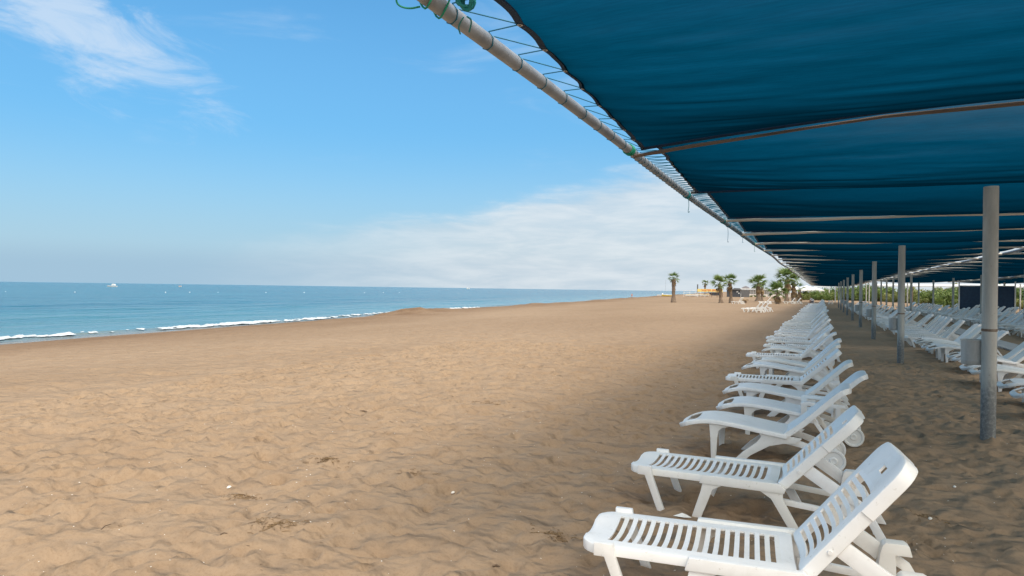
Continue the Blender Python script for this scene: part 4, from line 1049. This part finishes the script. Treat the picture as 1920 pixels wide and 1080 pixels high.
for k, (px, dep, L_, mt, mast, lab) in enumerate([(1246, 262, 5.6, M_BOATW, True, 'white beached catamaran with a thin mast left of the lone palm'), (1252, 244, 4.2, M_BOATY, False, 'yellow beached boat in front of the white catamaran'),
        (1297, 238, 4.0, M_BOATW, False, 'white beached boat with a yellow side below the pipe rack'), (1318, 236, 4.0, M_BOATW, False, 'white beached boat just left of the stall under the sign')]):
    x, y = at(px, dep); o = empty('boat', (x, y, sand(x, y) + 0.02), VIEW + R(180 if k % 2 else 0), label=lab, cat='boat', group='boats drawn up on the beach')
    for q_ in ((-0.8, 0.8) if mast else (0,)): hull(L_, 0.55 if mast else 1.3, 0.55, mt).build('hull', mt, o, 40, loc=(0, q_, 0))
    if mast:
        MB().box(-1.2, 1.2, -0.8, 0.8, 0.66, 0.72).build('deck', M_BOATW, o); MB().tube([(0.4, 0, 0.7), (0.4, 0, 6.2)], 0.035, 8).build('mast', M_EYE, o); MB().box(-0.9, -0.5, -0.3, 0.3, 0.723, 1.2).build('seat', M_BOATW, o)
    else:
        MB().box(-L_ * 0.3, L_ * 0.1, -0.4, 0.4, 0.66, 0.72).build('thwart', M_BOATW, o); MB().tube([(L_ / 2 * (2 * q_ - 1) * 0.96, 0.66 * (1 - max(0, (q_ - .55) / .45) ** 2.2), 0.58 * (1 + .3 * q_ * q_)) for q_ in np.linspace(0, 1, 10)], 0.05, 6).build('rub_rail', M_BOATY if mt == M_BOATW else M_BOATW, o)
# boats and floats on the water
x, y = at(210, 505); o = empty('motor_boat', (x, y, SEA_Z), R(205), label='white motor boat on the sea at the left', cat='boat')
hull(7.2, 2.1, 0.85, M_BOATW).build('hull', M_BOATW, o, 40, loc=(0, 0, -0.15)); MB().prism([(-2.6, 1.0), (-2.2, 2.15), (-0.6, 2.2), (0.3, 1.1)], -0.8, 0.8).build('cabin', M_BOATW, o, bevel=0.05)
MB().prism([(-0.55, 2.05), (0.18, 1.2), (0.22, 1.2), (-0.50, 2.08)], -0.7, 0.7).build('windscreen', M_DARK, o)
x, y = at(338, 640); o = empty('raft', (x, y, SEA_Z), 0.3, label='small orange and white raft on the sea right of the motor boat', cat='raft')
hull(2.8, 1.8, 0.75, M_BOATW).build('hull', M_BOATW, o, 40); MB().box(-1.2, 0.9, -0.86, 0.86, 0.80, 1.05).build('cushion', simple('orange', (0.7, 0.25, 0.06), (0.75, 0.3, 0.1), 3), o, bevel=0.05)
x, y = at(878, 1700); o = empty('motor_boat', (x, y, SEA_Z), R(30), label='tiny far white boat on the horizon at the middle', cat='boat')
hull(9.0, 2.6, 1.6, M_BOATW).build('hull', M_BOATW, o, 40); MB().prism([(-2.6, 1.6), (-2.2, 3.4), (-0.6, 3.4), (0.3, 1.7)], -0.8, 0.8).build('cabin', M_BOATW, o)
ME_BUOY = MB().lathe([(0, -0.25), (0.2, -0.22), (0.36, -0.05), (0.40, 0.1), (0.34, 0.3), (0.2, 0.42), (0.08, 0.46), (0.07, 0.58), (0, 0.6)], 14).mesh('buoy', M_BOATW)
for px, dep in [(78, 190), (184, 200), (273, 212), (353, 226), (424, 240), (480, 252), (532, 264), (593, 280), (664, 300), (728, 320), (768, 334), (848, 360)]:
    x, y = at(px, dep); inst('buoy', ME_BUOY, None, (x + RNG.uniform(-9, 9), y + RNG.uniform(-9, 9), SEA_Z - 0.02), (RNG.uniform(-.4, .4), 0, 0), RNG.uniform(0.25, 0.45), label='small white buoy in the line off the beach', cat='buoy', group='buoys off the beach')

# ------------------------------------------------------------------ people
M_SKIN = simple('skin', (0.42, 0.24, 0.16), (0.48, 0.28, 0.19), 6, 0.6)
def skinned(name, verts, edges, radii, mat, parent, sub=2):
    me = bpy.data.meshes.new(name); me.from_pydata(verts, edges, []); me.materials.append(mat)
    ob = bpy.data.objects.new(name, me); link(ob, parent)
    ob.modifiers.new('skin', 'SKIN').use_smooth_shade = True
    for i_, r_ in enumerate(radii): me.skin_vertices[0].data[i_].radius = (r_, r_) if not isinstance(r_, tuple) else r_
    me.skin_vertices[0].data[0].use_root = True
    sb = ob.modifiers.new('sub', 'SUBSURF'); sb.levels = sub; sb.render_levels = sub
    return ob
M_PINK = simple('pink_cloth', (0.55, 0.16, 0.20), (0.62, 0.2, 0.24), 6, 0.8); M_SHIRT = simple('white_shirt', (0.78, 0.76, 0.78), (0.7, 0.68, 0.7), 6, 0.8); M_HAIR = simple('hair', (0.03, 0.02, 0.015), (0.05, 0.035, 0.025), 9, 0.6)
M_DKCLOTH = simple('dark_cloth', (0.03, 0.035, 0.06), (0.05, 0.055, 0.09), 9, 0.8)
def standing(x, y, rz, label):
    o = empty('person', (x, y, sand(x, y)), rz, label=label, cat='person')
    V_ = [(0, 0, .95), (0, 0, 1.15), (0, 0, 1.38), (0, 0, 1.50), (0, .01, 1.62), (0, .01, 1.72), (-.18, 0, 1.40), (-.24, .02, 1.14), (-.22, -.10, .92), (-.20, -.14, .84), (.18, 0, 1.40), (.25, .02, 1.14), (.23, -.08, .92), (.22, -.12, .84),
          (-.10, 0, .90), (-.11, -.06, .50), (-.11, .02, .08), (-.11, -.12, .03), (.10, 0, .90), (.12, .05, .50), (.12, .10, .08), (.12, -.03, .03)]
    E_ = [(0, 1), (1, 2), (2, 3), (3, 4), (4, 5), (2, 6), (6, 7), (7, 8), (8, 9), (2, 10), (10, 11), (11, 12), (12, 13), (0, 14), (14, 15), (15, 16), (16, 17), (0, 18), (18, 19), (19, 20), (20, 21)]
    skinned('body', V_, E_, [.14, .13, .15, .055, .09, .07, .06, .045, .035, .035, .06, .045, .035, .035, .09, .06, .042, .035, .09, .06, .042, .035], M_SKIN, o)
    skinned('swimsuit', [(0, 0, .82), (0, 0, .95), (0, 0, 1.15), (0, 0, 1.33)], [(0, 1), (1, 2), (2, 3)], [.155, .165, .15, .165], M_PINK, o)
    skinned('hair', [(0, .04, 1.60), (0, .03, 1.74)], [(0, 1)], [.075, .09], M_HAIR, o)
x, y = ray_xy(1185, 238); standing(x, y, R(20), 'person in pink standing at the edge of the sea')
sx_, sy_ = ray_xy(1525, 95)
o = empty('person', (sx_, sy_, sand(sx_, sy_)), R(-100), label='person in a white shirt sitting bent forward near the far row end', cat='person')
V_ = [(0, 0, .50), (.02, -.06, .72), (.03, -.22, .92), (.03, -.31, 1.0), (.03, -.38, 1.08), (.03, -.43, 1.16), (-.17, -.22, .90), (-.22, -.36, .68), (-.14, -.52, .56), (.22, -.22, .90), (.26, -.38, .68), (.18, -.54, .56), (-.10, -.06, .47), (-.14, -.46, .48), (-.15, -.42, .08), (-.15, -.56, .03), (.10, -.06, .47), (.15, -.46, .48), (.16, -.42, .08), (.16, -.56, .03)]
E_ = [(0, 1), (1, 2), (2, 3), (3, 4), (4, 5), (2, 6), (6, 7), (7, 8), (2, 9), (9, 10), (10, 11), (0, 12), (12, 13), (13, 14), (14, 15), (0, 16), (16, 17), (17, 18), (18, 19)]
skinned('body', V_, E_, [.15, .14, .14, .055, .09, .07, .06, .045, .035, .06, .045, .035, .09, .065, .045, .035, .09, .065, .045, .035], M_SKIN, o)
skinned('shirt', [(0, 0, .52), (.02, -.05, .70), (.03, -.20, .90), (-.18, -.22, .89), (-.22, -.33, .73), (.23, -.22, .89), (.26, -.34, .73)], [(0, 1), (1, 2), (2, 3), (3, 4), (2, 5), (5, 6)], [.20, .20, .20, .10, .09, .10, .09], M_SHIRT, o)
skinned('trousers', [(0, 0, .50), (-.10, -.08, .48), (-.14, -.44, .49), (.10, -.08, .48), (.15, -.44, .49)], [(0, 1), (1, 2), (0, 3), (3, 4)], [.165, .11, .085, .11, .085], M_DKCLOTH, o)
skinned('hair', [(.03, -.37, 1.12), (.03, -.40, 1.19)], [(0, 1)], [.085, .085], M_HAIR, o)
o = empty('stool', (sx_, sy_, sand(sx_, sy_)), 0, label='low stool under the person in the white shirt', cat='stool')
MB().box(-.2, .2, -.2, .2, .34, .385).build('seat', M_WHITE, o, bevel=.01)
for a_ in (-1, 1):
    for b_ in (-1, 1): MB().box(a_ * .16 - .025, a_ * .16 + .025, b_ * .16 - .025, b_ * .16 + .025, -.03, .339).build('leg', M_WHITE, o)
x, y = 1.3, 118.0; o = empty('stool', (x, y, sand(x, y)), 0.4, label='white plastic stool at the far end under the canopy', cat='stool'); MB().box(-.28, .28, -.28, .28, .55, .60).build('seat', M_WHITE, o, bevel=.01)
for a_ in (-1, 1):
    for b_ in (-1, 1): MB().prism([(a_ * .20 - .04, .549), (a_ * .20 + .04, .549), (a_ * .24 + .03, -.03), (a_ * .24 - .03, -.03)], b_ * .22 - .03, b_ * .22 + .03).build('leg', M_WHITE, o)
# palm stump beside the lone cream lounger
x, y = ray_xy(1397, 106); o = empty('palm_stump', (x, y, sand(x, y)), 0, label='low palm stump with dry leaves beside the lone lounger', cat='stump')
MB().tube([(0, 0, -.2), (.02, 0, .25), (.0, .02, .55)], [.30, .24, .26], 12).build('trunk', M_TRUNK, o)
for k in range(9): inst('dry_frond', ME_DLEAF[k % 2], o, (0, 0, .55), (0, R(-12 + 6 * (k % 3)), k * 0.7), 0.55)

# pale boarded path behind the second row
M_PATH = simple('pale_boards', (0.40, 0.40, 0.40), (0.50, 0.49, 0.47), 3, 0.9, stretch=(1, 6, 1))
plank = MB().box(-0.45, 0.45, -0.085, 0.085, -0.02, 0.03).mesh('plank', M_PATH, 35, 0.004)
o = empty('path', (0, 0, 0)); o['kind'] = 'structure'
for k in range(150):
    y = 14 + k * 0.19; inst('plank', plank, o, (5.95 + RNG.uniform(-0.02, 0.02), y, max(sand(5.6, y), sand(6.3, y), sand(5.95, y)) + 0.012), (0, 0, RNG.uniform(-0.02, 0.02)))

# ------------------------------------------------------------------ litter on the sand: shells, bits of twig, dry weed
M_SHELL = simple('shell', (0.72, 0.66, 0.56), (0.85, 0.82, 0.76), 9, 0.5)
def bits(name, n_, size, mat, label, region, seed, flat=0.4, long=1.0, kind='stuff'):
    rr = random.Random(seed); m = MB()
    for k in range(n_):
        x = rr.uniform(*region[:2]); y = region[2] + (region[3] - region[2]) * rr.random() ** 1.4; s_ = rr.uniform(*size); a_ = rr.uniform(0, 6.28); g = sand(x, y) + s_ * flat * 0.4
        ca_, sa_ = math.cos(a_), math.sin(a_); L_ = s_ * long; tz = rr.uniform(-0.3, 0.3) * L_
        P_ = [(L_, 0, tz), (0, s_ * 0.6, 0), (-L_ * 0.9, 0, -tz), (0, -s_ * 0.6, 0), (0.1 * s_, 0, s_ * flat), (0, 0, -s_ * flat)]
        m.add([(x + p[0] * ca_ - p[1] * sa_, y + p[0] * sa_ + p[1] * ca_, g + p[2]) for p in P_], [(0, 1, 4), (1, 2, 4), (2, 3, 4), (3, 0, 4), (1, 0, 5), (2, 1, 5), (3, 2, 5), (0, 3, 5)])
    m.build(name, mat, None, 0, kind=kind, label=label, cat='litter')
bits('shell_fragments', 900, (0.003, 0.010), M_SHELL, 'scattered tiny white shell fragments on the sand', (-7.2, 3.8, 2.6, 13), 5)
bits('twig_fragments', 420, (0.003, 0.009), M_TWIG, 'scattered tiny dark twig fragments on the sand', (-7.2, 3.8, 2.6, 13), 6, 0.3, 2.4)
def weed(px, py, r_, n_, seed, label):
    dep = 1280 * EYE / (py - 541); x, y = ray_xy(px, dep); rr = random.Random(seed); m = MB()
    for k in range(n_):
        a_ = rr.uniform(0, 6.28); q_ = r_ * abs(rr.gauss(0, 0.5)); cx, cy = x + q_ * math.cos(a_) * 1.5, y + q_ * math.sin(a_); b_ = rr.uniform(0, 6.28); L_ = rr.uniform(0.012, 0.045)
        g = sand(cx, cy) + 0.004
        m.tube([(cx - L_ * math.cos(b_), cy - L_ * math.sin(b_), g), (cx, cy, g + rr.uniform(0.002, 0.014)), (cx + L_ * math.cos(b_ + 0.5), cy + L_ * math.sin(b_ + 0.5), g)], 0.0022, 3, False)
    m.build('dry_weed', M_TWIG2, None, 0, label=label, cat='seaweed', kind='stuff')
M_TWIG2 = simple('dry_weed', (0.17, 0.105, 0.05), (0.27, 0.18, 0.09), 30, 0.9)
for k, (px, py, r_, n_, lab) in enumerate([(618, 862, .16, 170, 'patch of dry weed on the sand left of the middle'), (455, 925, .15, 120, 'faint patch of dry weed low on the left'), (520, 985, .2, 170, 'wide patch of dry weed near the bottom left of the middle'),
        (1045, 985, .15, 150, 'patch of dry weed left of the nearest lounger'), (918, 752, .25, 110, 'small far patch of dry weed above the middle of the sand'), (780, 885, .16, 50, 'thin scatter of dry weed at the centre of the sand'), (1740, 940, .12, 80, 'dark patch of dry weed behind the nearest lounger')]):
    weed(px, py, r_ * 1.15, int(n_ * 0.5), k, lab)
def stick(px, py, L_, a_, r_, lab):
    dep = 1280 * EYE / (py - 541); x, y = ray_xy(px, dep); g = sand(x, y)
    MB().tube([(-L_ / 2, 0, .006), (0, .006, .012), (L_ / 2, 0, .004)], [r_, r_, r_ * 0.6], 6).build('twig', M_TWIG, None, 60, loc=(x, y, g), rot=(0, 0, a_), label=lab, cat='twig', group='twigs on the sand')
stick(205, 990, .12, 2.0, .004, 'thin twig on the sand at the lower left'); stick(938, 1045, .05, 0.4, .008, 'short dark piece of bark at the bottom middle'); stick(685, 765, .12, 0.1, .009, 'dark twig lying on the far middle sand'); stick(427, 1007, .05, 0.9, .005, 'short dark twig low on the left')
def shell(px, py, r_, lab):
    dep = 1280 * EYE / (py - 541); x, y = ray_xy(px, dep)
    MB().lathe([(0, 0), (r_ * .7, .002), (r_, .006), (r_ * .8, .013), (r_ * .4, .018), (0, .019)], 14).build('shell', M_SHELL, None, 60, loc=(x, y, sand(x, y)), rot=(.2, -.15, 0), label=lab, cat='shell', group='larger shells on the sand')
shell(435, 907, .022, 'largest pale shell on the sand, lower left'); shell(855, 911, .018, 'white shell at the middle of the sand'); shell(1750, 944, .016, 'white shell on the shaded sand behind the nearest lounger'); shell(1795, 890, .014, 'white shell on the shaded sand left of the large post')
# broken-off piece of plastic lying by the second lounger
x, y = ray_xy(1285, 1280 * EYE / (957 - 545)); MB().add([(-.07, -.02, 0), (.02, -.035, .004), (.075, 0, 0), (.03, .04, .006), (-.04, .03, 0), (0, 0, .028)], [(0, 1, 5), (1, 2, 5), (2, 3, 5), (3, 4, 5), (4, 0, 5), (4, 3, 2, 1, 0)]).build('plastic_shard', M_WHITE, None, 0, loc=(x, y, sand(x, y) + .004), label='broken white plastic piece on the sand below the second lounger', cat='fragment')
